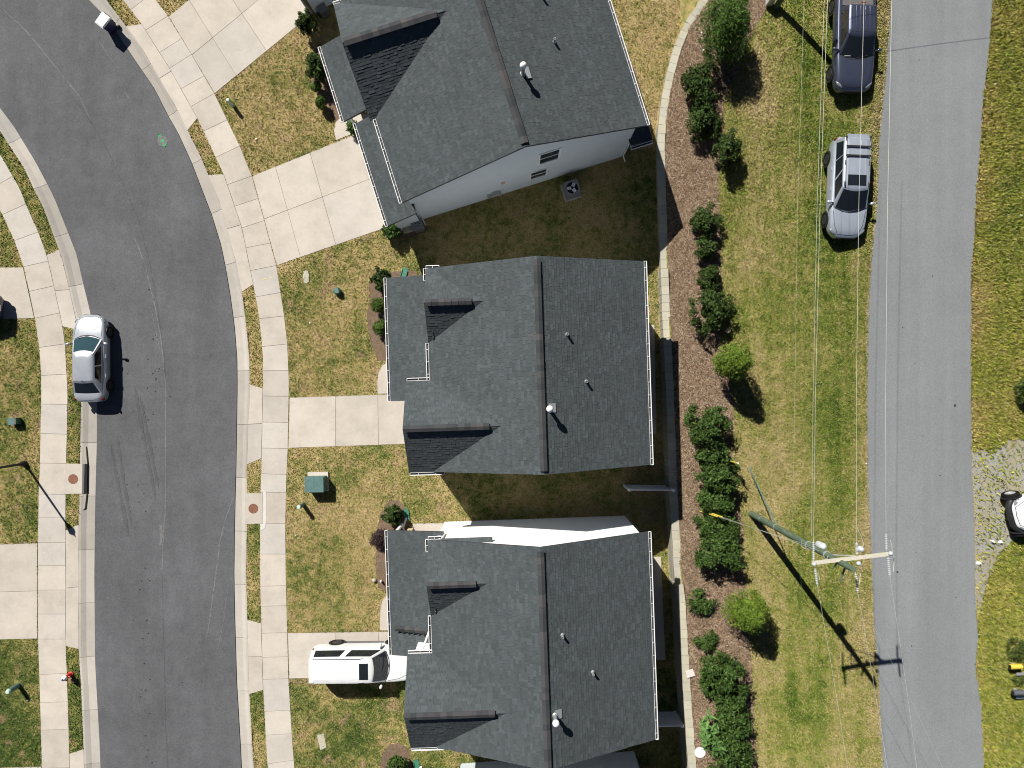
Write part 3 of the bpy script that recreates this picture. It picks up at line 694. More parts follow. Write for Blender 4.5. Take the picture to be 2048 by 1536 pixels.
    def opening(s, kind, c, w, h, face, rails=1):
        """window or door in a wall; c = (u, v, z centre), face = outward (u, v)"""
        o = Vector((face[0], -face[1], 0)); rz = math.atan2(o.y, o.x) + PI / 2; C = s.p(*c) + o * .02; mb = MB(); t = .10
        R = Matrix.Rotation(rz, 3, 'Z'); q = lambda x, z, y=0.0: C + R @ Vector((x, y, z))
        for x, z, sx, sz in ((0, h / 2 + t / 2, w + 2 * t, t), (0, -h / 2 - t / 2, w + 2 * t, t), (-w / 2 - t / 2, 0, t, h), (w / 2 + t / 2, 0, t, h)): mb.box(q(x, z), (sx, .07, sz), rz)
        if kind == 'window':
            mb.box(q(0, 0), (w, .05, .05), rz)
            f = mb.build('window', M['white'], s.root)
            for zc in (h / 4 + .012, -h / 4 - .012):
                g = MB(); g.box(q(0, zc, .01), (w, .02, h / 2 - .03), rz); g.build('pane', M['glass_house'], f)
            return f
        if kind == 'garage_door':
            f = mb.build('garage_door', M['white'], s.root)
            for k in range(4): g = MB(); g.box(q(0, -h / 2 + h * (k + .5) / 4, .01), (w, .03, h / 4 - .015), rz); g.build('door_panel', M['white'], f)
            return f
        mb.box(q(0, 0), (w, .03, h), rz); f = mb.build('front_door', M['door'], s.root)
        g = MB(); g.box(q(w / 2 - .08, -.05, -.05), (.04, .06, .12), rz); g.build('handle', M['steel'], f); return f
    def pipe(s, c, h, r, mat='pvc', cap=None, flash=None, name='vent_pipe'):
        C = s.p(*c); mb = MB(); mb.lathe([(r * 1.9, -.1), (r * 1.5, .06), (r, .09), (r, h), (r * .82, h), (r * .82, h - .12)], C, 16)
        o = mb.build(name, M[mat], s.root, smooth=40)
        if cap:
            k = MB(); k.lathe([(.03, h - .05), (cap, h - .03), (cap * 1.05, h + .04), (cap * .8, h + .15), (cap * .35, h + .2), (.02, h + .21)], C, 18); k.build('vent_cap', M[cap and 'lid_white'], o, smooth=60)
        return o
    def done(s):
        s.roof.build('roof', M['underlay'], s.root)
        o = bpy.data.objects.new('roof_shingles', s.sh.mesh('roof_shingles', M['shingle'], fix=False)); COL.objects.link(o); o.parent = s.root; tag(o, kind='stuff')
        s.wall.build('wall', s.sid, s.root, fix=False)
M['glass_house'] = plain('window_glass', (.018, .024, .030), .08, spec=.6, var=.02)
M['door'] = plain('dark_front_door', (.10, .05, .045), .5)

def plan_a(name, label, O, ang, siding, Wd=10.07, gs=5.53, sm=3.70, pz=6.55, su=-10.78, gu=-11.95, flue=None, pipes=(), porch_gable=False, drop=0.0):
    """front-gabled two-storey house: main ridge along v, garage gable and small gable to the street"""
    h = House(name, label, O, ang, siding); ze, zr = 5.5, 8.0; ur = su / 2; pit = (zr - ze) / (-ur)
    h.slope((0, 0, ze), (0, Wd, ze), (ur, 0, zr), (ur, Wd, zr)); h.slope((su, 0, ze), (su, Wd, ze), (ur, 0, zr), (ur, Wd, zr))
    h.ridge((ur, .18, zr), (ur, Wd - .18, zr), .165)
    def gable(v0, v1, u0):
        vc = (v0 + v1) / 2; rise = (v1 - v0) / 2 * .71; zg = ze + rise; ua = su + rise / pit
        h.slope((u0, v0, ze), (ua + .25, v0, ze), (u0, vc, zg), (ua + .25, vc, zg)); h.slope((u0, v1, ze), (ua + .25, v1, ze), (u0, vc, zg), (ua + .25, vc, zg))
        h.ridge((u0 + .05, vc, zg), (ua - .55, vc, zg), .16); return vc, zg
    vc, zg = gable(gs, Wd, gu); vs, zs_ = gable(0.0, sm, su)
    # lower porch roof across the front
    pu = gu - 1.25; h.slope((pu, 0, 2.9), (pu, pz, 2.9), (-10.3, 0, 3.75), (-10.3, pz, 3.75))
    h.gutter((pu, 0, 2.93), (pu, pz, 2.93), (-1, 0))
    if porch_gable:
        v0, v1 = pz - 2.35, pz; vm = (v0 + v1) / 2 - .35
        h.ridge((pu + .3, vm, 3.16), (su, vm, 3.9), .15)
    h.gutter((su, sm, ze + .02), (su, gs, ze + .02), (-1, 0)); h.gutter((gu + .05, gs, ze + .02), (su, gs, ze + .02), (0, -1)); h.gutter((gu + .05, Wd, ze + .02), (gu + 1.75, Wd, ze + .02), (0, 1))
    h.gutter((su, 0, ze + .02), (su + .65, 0, ze + .02), (0, -1)); h.gutter((su, 0, ze + .02), (su, .6, ze + .02), (-1, 0)); h.gutter((0, 0, ze + .02), (0, Wd, ze + .02), (1, 0))
    # walls
    n, so, b, f, g = .22, Wd - .22, -.3, su + .28, gu + .25; tp = ze - .02
    h.wallrun((f, n), (b, n), 0, [(0, tp), (.5, zr - .16), (1, tp)]) if False else None
    span = b - f; tm = (ur - f) / span
    h.wallrun((b, n), (f, n), 0, [(0, tp + .1), (1 - tm, zr - .16), (1, tp + .1)])
    h.wallrun((f, so), (b, so), 0, [(0, tp + .1), (tm, zr - .16), (1, tp + .1)])
    h.wallrun((b, so), (b, n), 0, [(0, tp), (1, tp)])
    h.wallrun((f, n), (f, gs + .25), 0, [(0, tp + .05), ((vs - n) / (gs + .25 - n), zs_ - .18), (sm / gs, tp), (1, tp)])
    gw = so - (gs + .25); h.wallrun((g, gs + .25), (g, so), 0, [(0, tp + .1), (.5, zg - .18), (1, tp + .1)])
    h.wallrun((f, gs + .25), (g, gs + .25), 0, [(0, tp), (1, tp)]); h.wallrun((g, so), (f, so), 0, [(0, tp), (1, tp)])
    h.opening('garage_door', (g, (gs + .25 + so) / 2, 1.1), 2.75, 2.15, (-1, 0)); h.opening('front_door', (f, gs - .75, 1.05), .92, 2.05, (-1, 0))
    h.opening('window', (f, 1.9, 1.5), 1.6, 1.4, (-1, 0)); h.opening('window', (f, 1.85, 4.3), 1.1, 1.3, (-1, 0)); h.opening('window', (g, vc, 4.3), 1.5, 1.3, (-1, 0))
    for v in (2.2, 5.0, 7.8): h.opening('window', (b, v, 4.2), .9, 1.3, (1, 0))
    h.opening('window', (b, 2.0, 1.5), 1.4, 1.3, (1, 0))
    for v in (.25, gs - .15): mb = MB(); mb.box(h.p(pu + .35, v, 1.38), (.14, .14, 2.76)); mb.build('porch_post', M['white'], h.root)
    zat = lambda u: zr - abs(u - ur) * pit
    for u, v in pipes: h.pipe((u, v, zat(u)), .36, .058, 'galv')
    if flue: h.pipe((flue[0], flue[1], zat(flue[0])), .78, .085, 'galv', cap=.155, name='flue'); q = MB(); q.box(h.p(flue[0] + .16, flue[1] - .02, zat(flue[0]) - .02), (.36, .42, .02), rot=Matrix.Rotation(math.atan(pit), 3, 'Y')); q.build('flashing', M['galv'], h.root)
    return h

def inv_local(O, ang, px, py, z):            # photo pixel at height z -> house (u, v)
    w = P(px, py, z); dx, dy = w.x - O[0], -w.y - O[1]; a = math.radians(ang)
    return dx * math.cos(a) - dy * math.sin(a), dx * math.sin(a) + dy * math.cos(a)
O2, A2 = (6.52, -6.07), 1.9
h2 = plan_a('house', 'middle house with a dark shingle roof, two front gables and an empty driveway', O2, A2, 'siding', flue=inv_local(O2, A2, 1098, 817, 7.9), pipes=[inv_local(O2, A2, 1134, 669, 7.4), inv_local(O2, A2, 1172, 763, 6.9)])
h2.done()
O3, A3 = (6.74, 7.31), 2.0
h3 = plan_a('house', 'house with a sunlit white side wall and a white car parked at its garage', O3, A3, 'siding_white', Wd=10.27, gs=5.6, sm=3.78, pz=6.62, su=-10.89, gu=-12.12, flue=inv_local(O3, A3, 1110, 1432, 7.9), pipes=[inv_local(O3, A3, 1124, 1267, 7.4), inv_local(O3, A3, 1185, 1343, 6.9)], porch_gable=True)
h3.done()
h4 = plan_a('house', 'house at the bottom edge of the picture showing only a strip of shade-greyed siding', (7.25, 20.75), 4.2, 'siding_shaded', su=-10.5, gu=-11.6)
h4.done()

def plan_b(name, label, O, ang, siding):
    """wide house with one big front gable and a one-storey garage roof; O is the rear eave corner next to v = 0"""
    h = House(name, label, O, ang, siding); ze, zr, su, Wd = 5.5, 8.1, -12.72, 10.4; ur = su / 2; pit = (zr - ze) / (-ur)
    h.slope((0, -Wd, ze), (0, 0, ze), (ur, -Wd, zr), (ur, 0, zr)); h.slope((su, -Wd, ze), (su, 0, ze), (ur, -Wd, zr), (ur, 0, zr)); h.ridge((ur, -Wd + .2, zr), (ur, -.15, zr), .175)
    v0, v1, u0 = -Wd + .05, -4.38, -13.0; vc = (v0 + v1) / 2; rise = (v1 - v0) / 2 * .66; zg = ze + rise; ua = su + rise / pit
    h.slope((u0, v0, ze), (ua + .3, v0, ze), (u0, vc, zg), (ua + .3, vc, zg)); h.slope((u0, v1, ze), (ua + .3, v1, ze), (u0, vc, zg), (ua + .3, vc, zg)); h.ridge((u0 + .1, vc, zg), (ua - .5, vc, zg), .2)
    h.slope((-14.55, -9.95, 2.9), (-14.55, -5.8, 2.9), (-12.4, -9.95, 3.75), (-12.4, -5.8, 3.75)); h.gutter((-14.55, -9.95, 2.93), (-14.55, -5.8, 2.93), (-1, 0))
    h.slope((-14.0, -5.5, 2.9), (-14.0, .2, 2.9), (-12.3, -5.5, 3.6), (-12.3, .2, 3.6)); h.gutter((-14.0, -5.5, 2.93), (-14.0, .2, 2.93), (-1, 0))
    h.gutter((su, v1 + .05, ze + .02), (su, 0, ze + .02), (-1, 0)); h.gutter((0, -Wd, ze + .02), (0, 0, ze + .02), (1, 0)); h.gutter((u0, v0, ze + .02), (u0 + .8, v0, ze + .02), (0, -1))
    h.slope((.85, -4.2, 2.65), (.85, .0, 2.65), (-.4, -4.2, 2.95), (-.4, .0, 2.95)); h.gutter((-.36, .02, 2.66), (.85, .02, 2.66), (0, 1))
    n, so, b, f = -Wd + .3, -.34, -.33, su + .3; tp = ze - .02; span = b - f; tm = (ur - f) / span
    h.wallrun((b, n), (f, n), 0, [(0, tp + .1), (1 - tm, zr - .16), (1, tp + .1)]); h.wallrun((f, so), (b, so), 0, [(0, tp + .1), (tm, zr - .16), (1, tp + .1)]); h.wallrun((b, so), (b, n), 0, [(0, tp), (1, tp)])
    h.wallrun((f, n), (f, so), 0, [(0, tp + .05), (.30, zg - .2), (.58, tp), (1, tp)])
    g = -13.7; h.wallrun((g, -5.3), (g, so + .25), 0, [(0, 2.85), (1, 2.85)]); h.wallrun((g, so + .25), (f, so + .25), 0, [(0, 2.9), (1, 3.4)]); h.wallrun((f, -5.3), (g, -5.3), 0, [(0, 3.4), (1, 2.9)])
    h.opening('garage_door', (g, -2.6, 1.1), 4.6, 2.15, (-1, 0)); h.opening('front_door', (f, -6.4, 1.05), .92, 2.05, (-1, 0)); h.opening('window', (f, -8.4, 1.5), 1.6, 1.4, (-1, 0)); h.opening('window', (f, vc, 4.3), 1.6, 1.3, (-1, 0)); h.opening('window', (f, -2.2, 4.5), 1.2, 1.2, (-1, 0))
    for v in (-2.4, -5.2, -8.2): h.opening('window', (b, v, 4.2), .9, 1.3, (1, 0))
    for u, v in ((-14.2, -9.7), (-14.2, -6.05), (.6, -4.0), (.35, -.75)): mb = MB(); mb.box(h.p(u, v, 1.35), (.13, .13, 2.7)); mb.build('porch_post', M['white'], h.root)
    return h, lambda u: zr - abs(u - ur) * pit, so
O1, A1 = (6.69, -12.79), 17.5
h1, zat, so = plan_b('house', 'angled house at the top with a wide gable and a pale shaded side wall', O1, A1, 'siding')
h1.opening('window', (*inv_local(O1, A1, 1098, 311, 4.35)[:1], so, 4.35), 1.0, 1.5, (0, 1)); h1.opening('window', (inv_local(O1, A1, 1078, 349, 2.0)[0], so, 1.85), .86, 1.15, (0, 1))
u, v = inv_local(O1, A1, 1046, 148, 7.7); h1.pipe((u, v, zat(u)), .85, .09, 'galv', cap=.155, name='flue'); q = MB(); q.box(h1.p(u + .22, v, zat(u) - .01), (.26, .55, .02), rot=Matrix.Rotation(math.atan(.41), 3, 'Y')); q.build('flashing', M['galv'], h1.root)
for a in ((1109, 82), (1085, -8)): u, v = inv_local(O1, A1, *a, 7.0); h1.pipe((u, v, zat(u)), .36, .058, 'galv')
u, v = inv_local(O1, A1, 1004, 362, 2.2); mb = MB(); mb.box(h1.p(u, so + .05, 2.3), (.22, .08, .2)); mb.build('wall_vent', M['tan'], h1.root)
mb = MB()
for px, w_, z_ in ((978, .3, .75), (990, .32, .95), (1000, .12, .6)): mb.box(h1.p(inv_local(O1, A1, px, 386, .8)[0], so + .07, z_), (w_, .14, .42 if w_ > .2 else .8))
mb.build('meter_box', M['galv'], h1.root)
mb = MB(); mb.tube([h1.p(-12.25, so + .07, 3.5), h1.p(-12.25, so + .07, .25), h1.p(-12.2, so + .4, .08)], .032); mb.build('downspout', M['siding'], h1.root)
mb = MB(); mb.tube([h1.p(-.30, so + .06, 2.5), h1.p(-.30, so + .06, .25), h1.p(-.25, so + .38, .06)], .04); mb.build('downspout', M['white'], h1.root)
h1.done()
a0 = 33.0; c0 = (P(633, 27).x, -P(633, 27).y); ar = math.radians(a0)
u0_, v0_ = -13.7, -.09; O0 = (c0[0] - (u0_ * math.cos(ar) + v0_ * math.sin(ar)), c0[1] - (-u0_ * math.sin(ar) + v0_ * math.cos(ar)))
h0, _, _ = plan_b('house', 'house at the top edge of which only a white wall corner and gutter show', O0, a0, 'siding')
h0.done()
# downspouts and small wall fittings on the other houses
mb = MB(); mb.tube([h3.p(-10.35, -.05, 5.42), h3.p(-10.3, .12, 5.2), h3.p(-10.25, .16, 3.6)], .05); mb.build('downspout', M['white'], h3.root)
mb = MB(); mb.tube([h3.p(-11.45, 5.52, 5.42), h3.p(-11.35, 5.42, 5.1), h3.p(-11.2, 5.05, 3.72)], .05); mb.build('downspout', M['white'], h3.root)
mb = MB(); mb.box(h2.p(*inv_local(O2, A2, 1118, 946, 6.2)[:1], 9.93, 5.6), (.9, .12, .5)); mb.build('wall_vent', M['white'], h2.root)

# a tan wall corner and a downspout end by the porch of the lower house
t = thing('downspout_elbow', 'white downspout elbow emptying onto a green splash block beside a shrub', 'downspout', P(806, 1046))
mb = MB(); mb.tube([(.12, -.42, .35), (.05, -.2, .28), (.13, .1, .16), (.2, .32, .10)], .06); mb.build('pipe', M['pvc'], t, smooth=40)
def splash(px, py, rz, label):
    t = thing('splash_block', label, 'splash block', P(px, py), rz, 'green splash blocks under the downspouts'); mb = MB()
    mb.prism([(-.12, -.35), (.12, -.35), (.17, .1), (.13, .33), (0, .4), (-.13, .33), (-.17, .1)], 0, .045); mb.build('tray', M['green_hose'], t); mb = MB()
    for s_ in (-1, 1): mb.box((s_ * .15, -.05, .06), (.03, .55, .07))
    mb.build('rim', M['green_hose'], t)
splash(813, 1030, .12, 'green splash block at the end of a white downspout elbow by the purple shrub')
splash(808, 548, -.3, 'green splash block at the north end of the middle house porch'); splash(834, 1531, .2, 'green splash block on bare soil at the bottom house')
t = thing('timber_post', 'tan boxed timber post standing at the porch corner of the lower house', 'post', P(822, 1060)); mb = MB(); mb.box((0, 0, .45), (.28, .26, .9)); mb.build('shaft', M['tan'], t); mb = MB(); mb.box((0, 0, .92), (.34, .32, .05)); mb.build('cap', M['tan'], t)
# ---------------------------------------------------------------- vehicles (x forward, y left, z up)
def paint(name, c, metal=.5, rough=.28):
    m = Mat(name); nz = m.noise(m.obj(), 3, 3)
    return m.set(m.val(lin(*c), m.maprange(nz, .3, .7, .96, 1.04)), rough, metal, .5, **{'Coat Weight': .6, 'Coat Roughness': .06})
M['car_silver'] = paint('silver_car_paint', (.46, .49, .53), .5, .30); M['car_silver2'] = paint('pale_silver_car_paint', (.44, .49, .56), .45, .30)
M['car_white'] = paint('white_car_paint', (.66, .67, .68), 0, .3); M['car_slate'] = paint('slate_blue_car_paint', (.062, .072, .115), .5, .28); M['car_navy'] = paint('navy_car_paint', (.012, .020, .055), .3, .3)
M['car_glass'] = plain('tinted_car_glass', (.012, .016, .020), .04, spec=.6, var=.02); M['glass_teal'] = plain('windscreen_glass', (.025, .055, .065), .04, spec=.6, var=.03)
M['trim'] = plain('black_car_trim', (.02, .02, .022), .5); M['chrome'] = plain('bright_car_trim', (.6, .6, .6), .2, .9); M['lamp_clear'] = plain('clear_lamp', (.26, .28, .30), .12, .3); M['lamp_red'] = plain('red_lamp', (.17, .008, .008), .15)
M['tyre'] = plain('tyre_rubber', (.013, .013, .013), .95, spec=.05); M['rim'] = plain('alloy_rim', (.42, .43, .44), .4, .3); M['bed'] = plain('truck_bed_liner', (.11, .105, .105), .7, var=.15)
M['galv_grey'] = plain('grey_running_board', (.12, .12, .12), .6)
def evaluated_bvh(o):
    dg = bpy.context.evaluated_depsgraph_get(); dg.update(); return BVHTree.FromObject(o, dg)
def car(name, label, loc, head, L, Wd, st, cab, mat, wheels, wr=.34, glass='car_glass', group=None, clear=.0, cat='car', track=None, lamps=True, screen=None):
    """st: stations (frac from rear, half-width factor, z crown, z shoulder, z bottom); cab: dict of cabin levels"""
    root = thing(name, label, cat, loc, head, group); X = lambda f: (f - .5) * L; hw = Wd / 2
    mb = MB(); n = 0
    for f, wf, zc, zs, zb in st:
        w = hw * wf; hp = [(0, zc), (.55, zc - .012), (.84, zc - .035), (.955, zs), (1.0, zs - .16 * (zs - zb)), (1.0, zb + .2 * (zs - zb)), (.97, zb)]
        ring = [(X(f), w * a, z) for a, z in hp] + [(X(f), -w * a, z) for a, z in hp[::-1][:-1]]; n = len(ring); mb.v += ring
    for i in range(len(st) - 1):
        for k in range(n): mb.f.append((i * n + k, i * n + (k + 1) % n, (i + 1) * n + (k + 1) % n, (i + 1) * n + k))
    mb.f += [tuple(range(n - 1, -1, -1)), tuple((len(st) - 1) * n + k for k in range(n))]; mb.m = [0] * len(mb.f)
    body = mb.build('body', M[mat], root, smooth=180); md = body.modifiers.new('sub', 'SUBSURF'); md.levels = md.render_levels = 2
    bvh = evaluated_bvh(body)
    def top(x, y):
        r = bvh.ray_cast(Vector((x, y, 5)), Vector((0, 0, -1))); return r[0].z if r[0] is not None else None
    def line(pts, w, m, nm, lift=.004):
        """thin strip draped on the body"""
        q = []
        for (x0, y0), (x1, y1) in zip(pts, pts[1:]):
            k = max(2, int(math.hypot(x1 - x0, y1 - y0) / .06))
            for i in range(k): q.append((x0 + (x1 - x0) * i / k, y0 + (y1 - y0) * i / k))
        q.append(pts[-1]); v = []
        for i, (x, y) in enumerate(q):
            a, b = q[max(0, i - 1)], q[min(len(q) - 1, i + 1)]; l = math.hypot(b[0] - a[0], b[1] - a[1]) or 1; nx, ny = -(b[1] - a[1]) / l, (b[0] - a[0]) / l
            for s_ in (-1, 1):
                z = top(x + nx * w / 2 * s_, y + ny * w / 2 * s_)
                if z is None: z = top(x, y) or .8
                v.append((x + nx * w / 2 * s_, y + ny * w / 2 * s_, z + lift))
        b_ = MB(); b_.add(v, [(2 * i, 2 * i + 1, 2 * i + 3, 2 * i + 2) for i in range(len(q) - 1)]); return b_.build(nm, M[m], root)
    # cabin
    NF, NS = 9, 6
    def ring(xr, xf, w, bf, br):
        q = [(xf - bf * (t * t), w * t) for t in np.linspace(-1, 1, NF)]
        q += [(xf - bf + (xr + br - xf + bf) * t, w * (1 + .015 * math.sin(PI * t))) for t in np.linspace(0, 1, NS + 2)[1:-1]]
        q += [(xr + br * (t * t), w * t) for t in np.linspace(1, -1, NF)]
        q += [(xr + br + (xf - bf - xr - br) * t, -w * (1 + .015 * math.sin(PI * t))) for t in np.linspace(0, 1, NS + 2)[1:-1]]
        return q
    c = cab; lv = [(X(c['rb']), X(c['fb']), c['wb'], c['zb'] - .12), (X(c['rb']), X(c['fb']), c['wb'], c['zb']), (X(c['rr']), X(c['fr']), c['wr'], c['zr'] - .05), (X(c['rr']) + .06, X(c['fr']) - .07, c['wr'] - .07, c['zr']), (X(c['rr']) + .35, X(c['fr']) - .35, c['wr'] * .55, c['zr'] + .025)]
    bf, br = c.get('bf', .16), c.get('br', .08); R = [[Vector((x, y, z)) for x, y in ring(a, b, w, bf * k, br * k)] for (a, b, w, z), k in zip(lv, (1, 1, .55, .5, .4))]
    mb = MB(); m_ = len(R[0])
    for r in R: mb.v += [tuple(q) for q in r]
    for i in range(len(R) - 1):
        for k in range(m_): mb.f.append((i * m_ + k, i * m_ + (k + 1) % m_, (i + 1) * m_ + (k + 1) % m_, (i + 1) * m_ + k))
    mb.f.append(tuple((len(R) - 1) * m_ + k for k in range(m_))); mb.m = [0] * len(mb.f); mb.build('cabin', M[mat], root, smooth=32)
    def panel(nm, idx, s0, s1, t0, t1, gm, nt=8):
        lo = [R[1][k % m_] for k in idx]; hi = [R[2][k % m_] for k in idx]
        def along(L_, t):
            x = t * (len(L_) - 1); i = min(int(x), len(L_) - 2); return L_[i].lerp(L_[i + 1], x - i)
        pts = []
        for s_ in (s0, (s0 + s1) / 2, s1):
            for j in range(nt + 1):
                t = t0 + (t1 - t0) * j / nt; a, b = along(lo, t), along(hi, t); tg = along(lo, min(1, t + .05)) - along(lo, max(0, t - .05)); nn = tg.cross(b - a)
                ctr = Vector(((R[1][0].x + R[1][NF + NS].x) / 2, 0, c['zb'])); q = a.lerp(b, s_)
                if nn.dot(q - ctr) < 0: nn = -nn
                pts.append(q + nn.normalized() * .012)
        b_ = MB(); b_.add(pts, [(i * (nt + 1) + j, i * (nt + 1) + j + 1, (i + 1) * (nt + 1) + j + 1, (i + 1) * (nt + 1) + j) for i in range(2) for j in range(nt)]); return b_.build(nm, M[gm], root, smooth=60)
    panel('windscreen', range(NF), c.get('ws0', .02), .95, .045, .955, screen or glass)
    panel('rear_window', range(NF + NS, NF + NS + NF), c.get('rw0', .08), .92, .07, .93, 'car_glass')
    for t0, t1 in c['side']:
        panel('side_window', range(NF - 1, NF + NS + 1), .10, .90, t0, t1, 'car_glass'); panel('side_window', range(2 * NF + NS - 1, 2 * NF + 2 * NS + 1), .10, .90, 1 - t1, 1 - t0, 'car_glass')
    # wheels
    ty = MB(); ty.lathe([(wr * .60, -.10), (wr * .93, -.115), (wr, -.08), (wr, .08), (wr * .93, .115), (wr * .60, .10), (wr * .58, .02)], (0, 0, 0), 28, 0, 'Y', False); tm = ty.mesh('wheel', M['tyre'], 50)
    ri = MB(); ri.lathe([(.02, .075), (wr * .18, .085), (wr * .2, .05)], (0, 0, 0), 14, 0, 'Y')
    for k in range(6): ri.box((wr * .36 * math.cos(k * PI / 3), .06, wr * .36 * math.sin(k * PI / 3)), (wr * .56, .03, .055), rot=Matrix.Rotation(-k * PI / 3, 3, 'Y'))
    ri.lathe([(wr * .56, .02), (wr * .64, .085), (wr * .60, .105), (wr * .54, .03)], (0, 0, 0), 24, 0, 'Y', False); rm = ri.mesh('rim', M['rim'], 50)
    disc = MB(); disc.lathe([(.01, .01), (wr * .58, .01), (wr * .58, .0)], (0, 0, 0), 20, 0, 'Y'); dmesh = disc.mesh('brake_disc', M['iron'])
    tk = (track or hw) - .098
    for fx in wheels:
        for s_ in (-1, 1):
            w = link('wheel', tm, root, (X(fx), s_ * tk, wr)); r_ = link('rim', rm, w, (0, 0, 0), 0 if s_ > 0 else PI); link('brake_disc', dmesh, w, (0, 0, 0), 0 if s_ > 0 else PI)
            arch = MB(); arch.lathe([(wr * 1.16, -.02), (wr * 1.16, .02)], (X(fx), s_ * (hw - .014), wr + .015), 26, 0, 'Y'); arch.build('wheel_arch', M['trim'], root)
    # lamps, mirrors, handles
    ff = st[-2]; fr = st[1]
    if lamps:
        for s_ in (-1, 1):
            b_ = MB(); b_.lathe([(.01, -.26), (.08, -.15), (.10, 0), (.08, .15), (.01, .26)], (0, 0, 0), 12, 0, 'X'); o = b_.build('headlight', M['lamp_clear'], root, smooth=60); o.location = (X(1) - .30, s_ * (hw * .73), st[-3][3] - .055); o.rotation_euler = (0, .12, -s_ * .85)
            b_ = MB(); b_.lathe([(.01, -.16), (.065, -.08), (.075, 0), (.065, .1), (.01, .18)], (0, 0, 0), 12, 0, 'Z'); o = b_.build('tail_light', M['lamp_red'], root, smooth=60); o.location = (X(0) + .16, s_ * hw * .83, fr[3] - .05)
    for s_ in (-1, 1):
        mx = X(c['fb']) - .42; b_ = MB(); b_.lathe([(.02, -.13), (.075, -.08), (.085, .04), (.06, .11), (.02, .13)], (0, 0, 0), 12, 0, 'Y'); o = b_.build('mirror', M[mat], root, smooth=60); o.location = (mx, s_ * (hw + .13), c['zb'] + .06); o.rotation_euler = (0, 0, s_ * .25)
        b_ = MB(); b_.box((mx + .02, s_ * (hw - .01), c['zb'] + .02), (.07, .2, .05)); b_.build('mirror_arm', M['trim'], root)
        for fx in c.get('handles', ()): b_ = MB(); b_.box((X(fx), s_ * (hw + .005), c['zb'] - .14), (.2, .035, .035)); b_.build('door_handle', M[mat], root)
    b_ = MB(); b_.box((X(1) - .06, 0, st[-1][2] - .09), (.12, hw * .95, .13)); b_.build('grille', M['trim'], root)
    b_ = MB(); b_.box((X(0) + .02, 0, st[0][4] + .28), (.05, .32, .15)); b_.build('number_plate', M['lid_white'], root)
    # shut lines of bonnet and creases
    for s_ in (-1, 1):
        line([(X(c['fb']) - .02, s_ * hw * .84), (X(.88), s_ * hw * .74), (X(.965), s_ * hw * .52)], .022, 'trim', 'bonnet_seam')
    line([(X(.965), -hw * .52), (X(.975), 0), (X(.965), hw * .52)], .022, 'trim', 'bonnet_seam')
    for s_ in (-1, 1): line([(X(c['fb']) - .02 - bf * .6, s_ * c['wb'] * .9), (X(c['fb']) + .05 - bf * .12, s_ * c['wb'] * .42), (X(c['fb']) + .06, 0)], .05, 'trim', 'cowl_panel', .006)
    b_ = MB(); b_.tube([(X(c['fb']) + .03, -.1, c['zb'] + .02), (X(c['fb']) - .12, c['wb'] * .6, c['zb'] + .07)], .012, 5); b_.build('wiper_blade', M['trim'], root)
    return root, X, hw, line, c
SEDAN = [(0, .46, .86, .80, .36), (.010, .68, .98, .88, .27), (.04, .84, 1.04, .93, .25), (.10, .94, 1.06, .95, .24), (.25, .99, 1.03, .95, .22), (.5, 1.0, 1.0, .94, .22), (.68, 1.0, .99, .93, .22), (.76, .99, .985, .91, .22), (.88, .945, .90, .82, .24), (.945, .82, .80, .72, .26), (.983, .60, .70, .64, .28), (1, .34, .60, .56, .34)]
SED_CAB = dict(rb=.085, fb=.745, rr=.225, fr=.575, wb=.80, wr=.58, zb=.99, zr=1.46, bf=.20, br=.10, side=[(.10, .46), (.49, .84)], handles=(.30, .52))
p = P(181, 716.5, .6)
r, X, hw, line, c = car('silver_sedan', 'silver four-door sedan parked by the kerb of the curved street', (p.x, p.y, Z_ST), math.radians(90.6), 4.95, 1.86, SEDAN, SED_CAB, 'car_silver', (.19, .80), screen='glass_teal')
for s_ in (-1, 1): line([(X(.76), s_ * hw * .62), (X(.93), s_ * hw * .50)], .03, 'car_silver', 'bonnet_crease', .008)
b_ = MB(); b_.lathe([(.03, 0), (.022, .06), (.006, .16)], (X(.24), 0, 1.48), 8); b_.build('roof_aerial', M['trim'], r)
line([(X(.055), -hw * .70), (X(.032), -hw * .4), (X(.026), 0), (X(.032), hw * .4), (X(.055), hw * .70)], .045, 'car_silver', 'boot_lip', .014)
SUV = [(0, .60, 1.0, .90, .45), (.010, .80, 1.16, 1.02, .36), (.04, .92, 1.22, 1.06, .33), (.15, .99, 1.22, 1.07, .32), (.4, 1.0, 1.16, 1.06, .30), (.66, 1.0, 1.12, 1.05, .30), (.75, .99, 1.11, 1.03, .30), (.88, .955, 1.04, .96, .32), (.94, .86, .97, .88, .34), (.98, .66, .86, .80, .36), (1, .42, .76, .70, .42)]
SUV_CAB = dict(rb=.018, fb=.745, rr=.045, fr=.565, wb=.84, wr=.66, zb=1.12, zr=1.74, bf=.22, br=.10, side=[(.07, .36), (.40, .66), (.68, .94)], handles=(.32, .52))
z0 = 3.36; p = P(1703, 372.5, z0 + 1.0); hd = math.radians(-92.2)
r, X, hw, line, c = car('silver_wagon', 'silver wagon with roof rails and a sunroof on the grass', (p.x, p.y, float(right_z(p.x, p.y)) + .01), hd, 5.16, 1.95, SUV, SUV_CAB, 'car_silver2', (.19, .80), wr=.37)
b_ = MB(); b_.box((X(.47), 0, 1.768), (.52, .92, .022)); b_.build('sunroof', M['car_glass'], r)
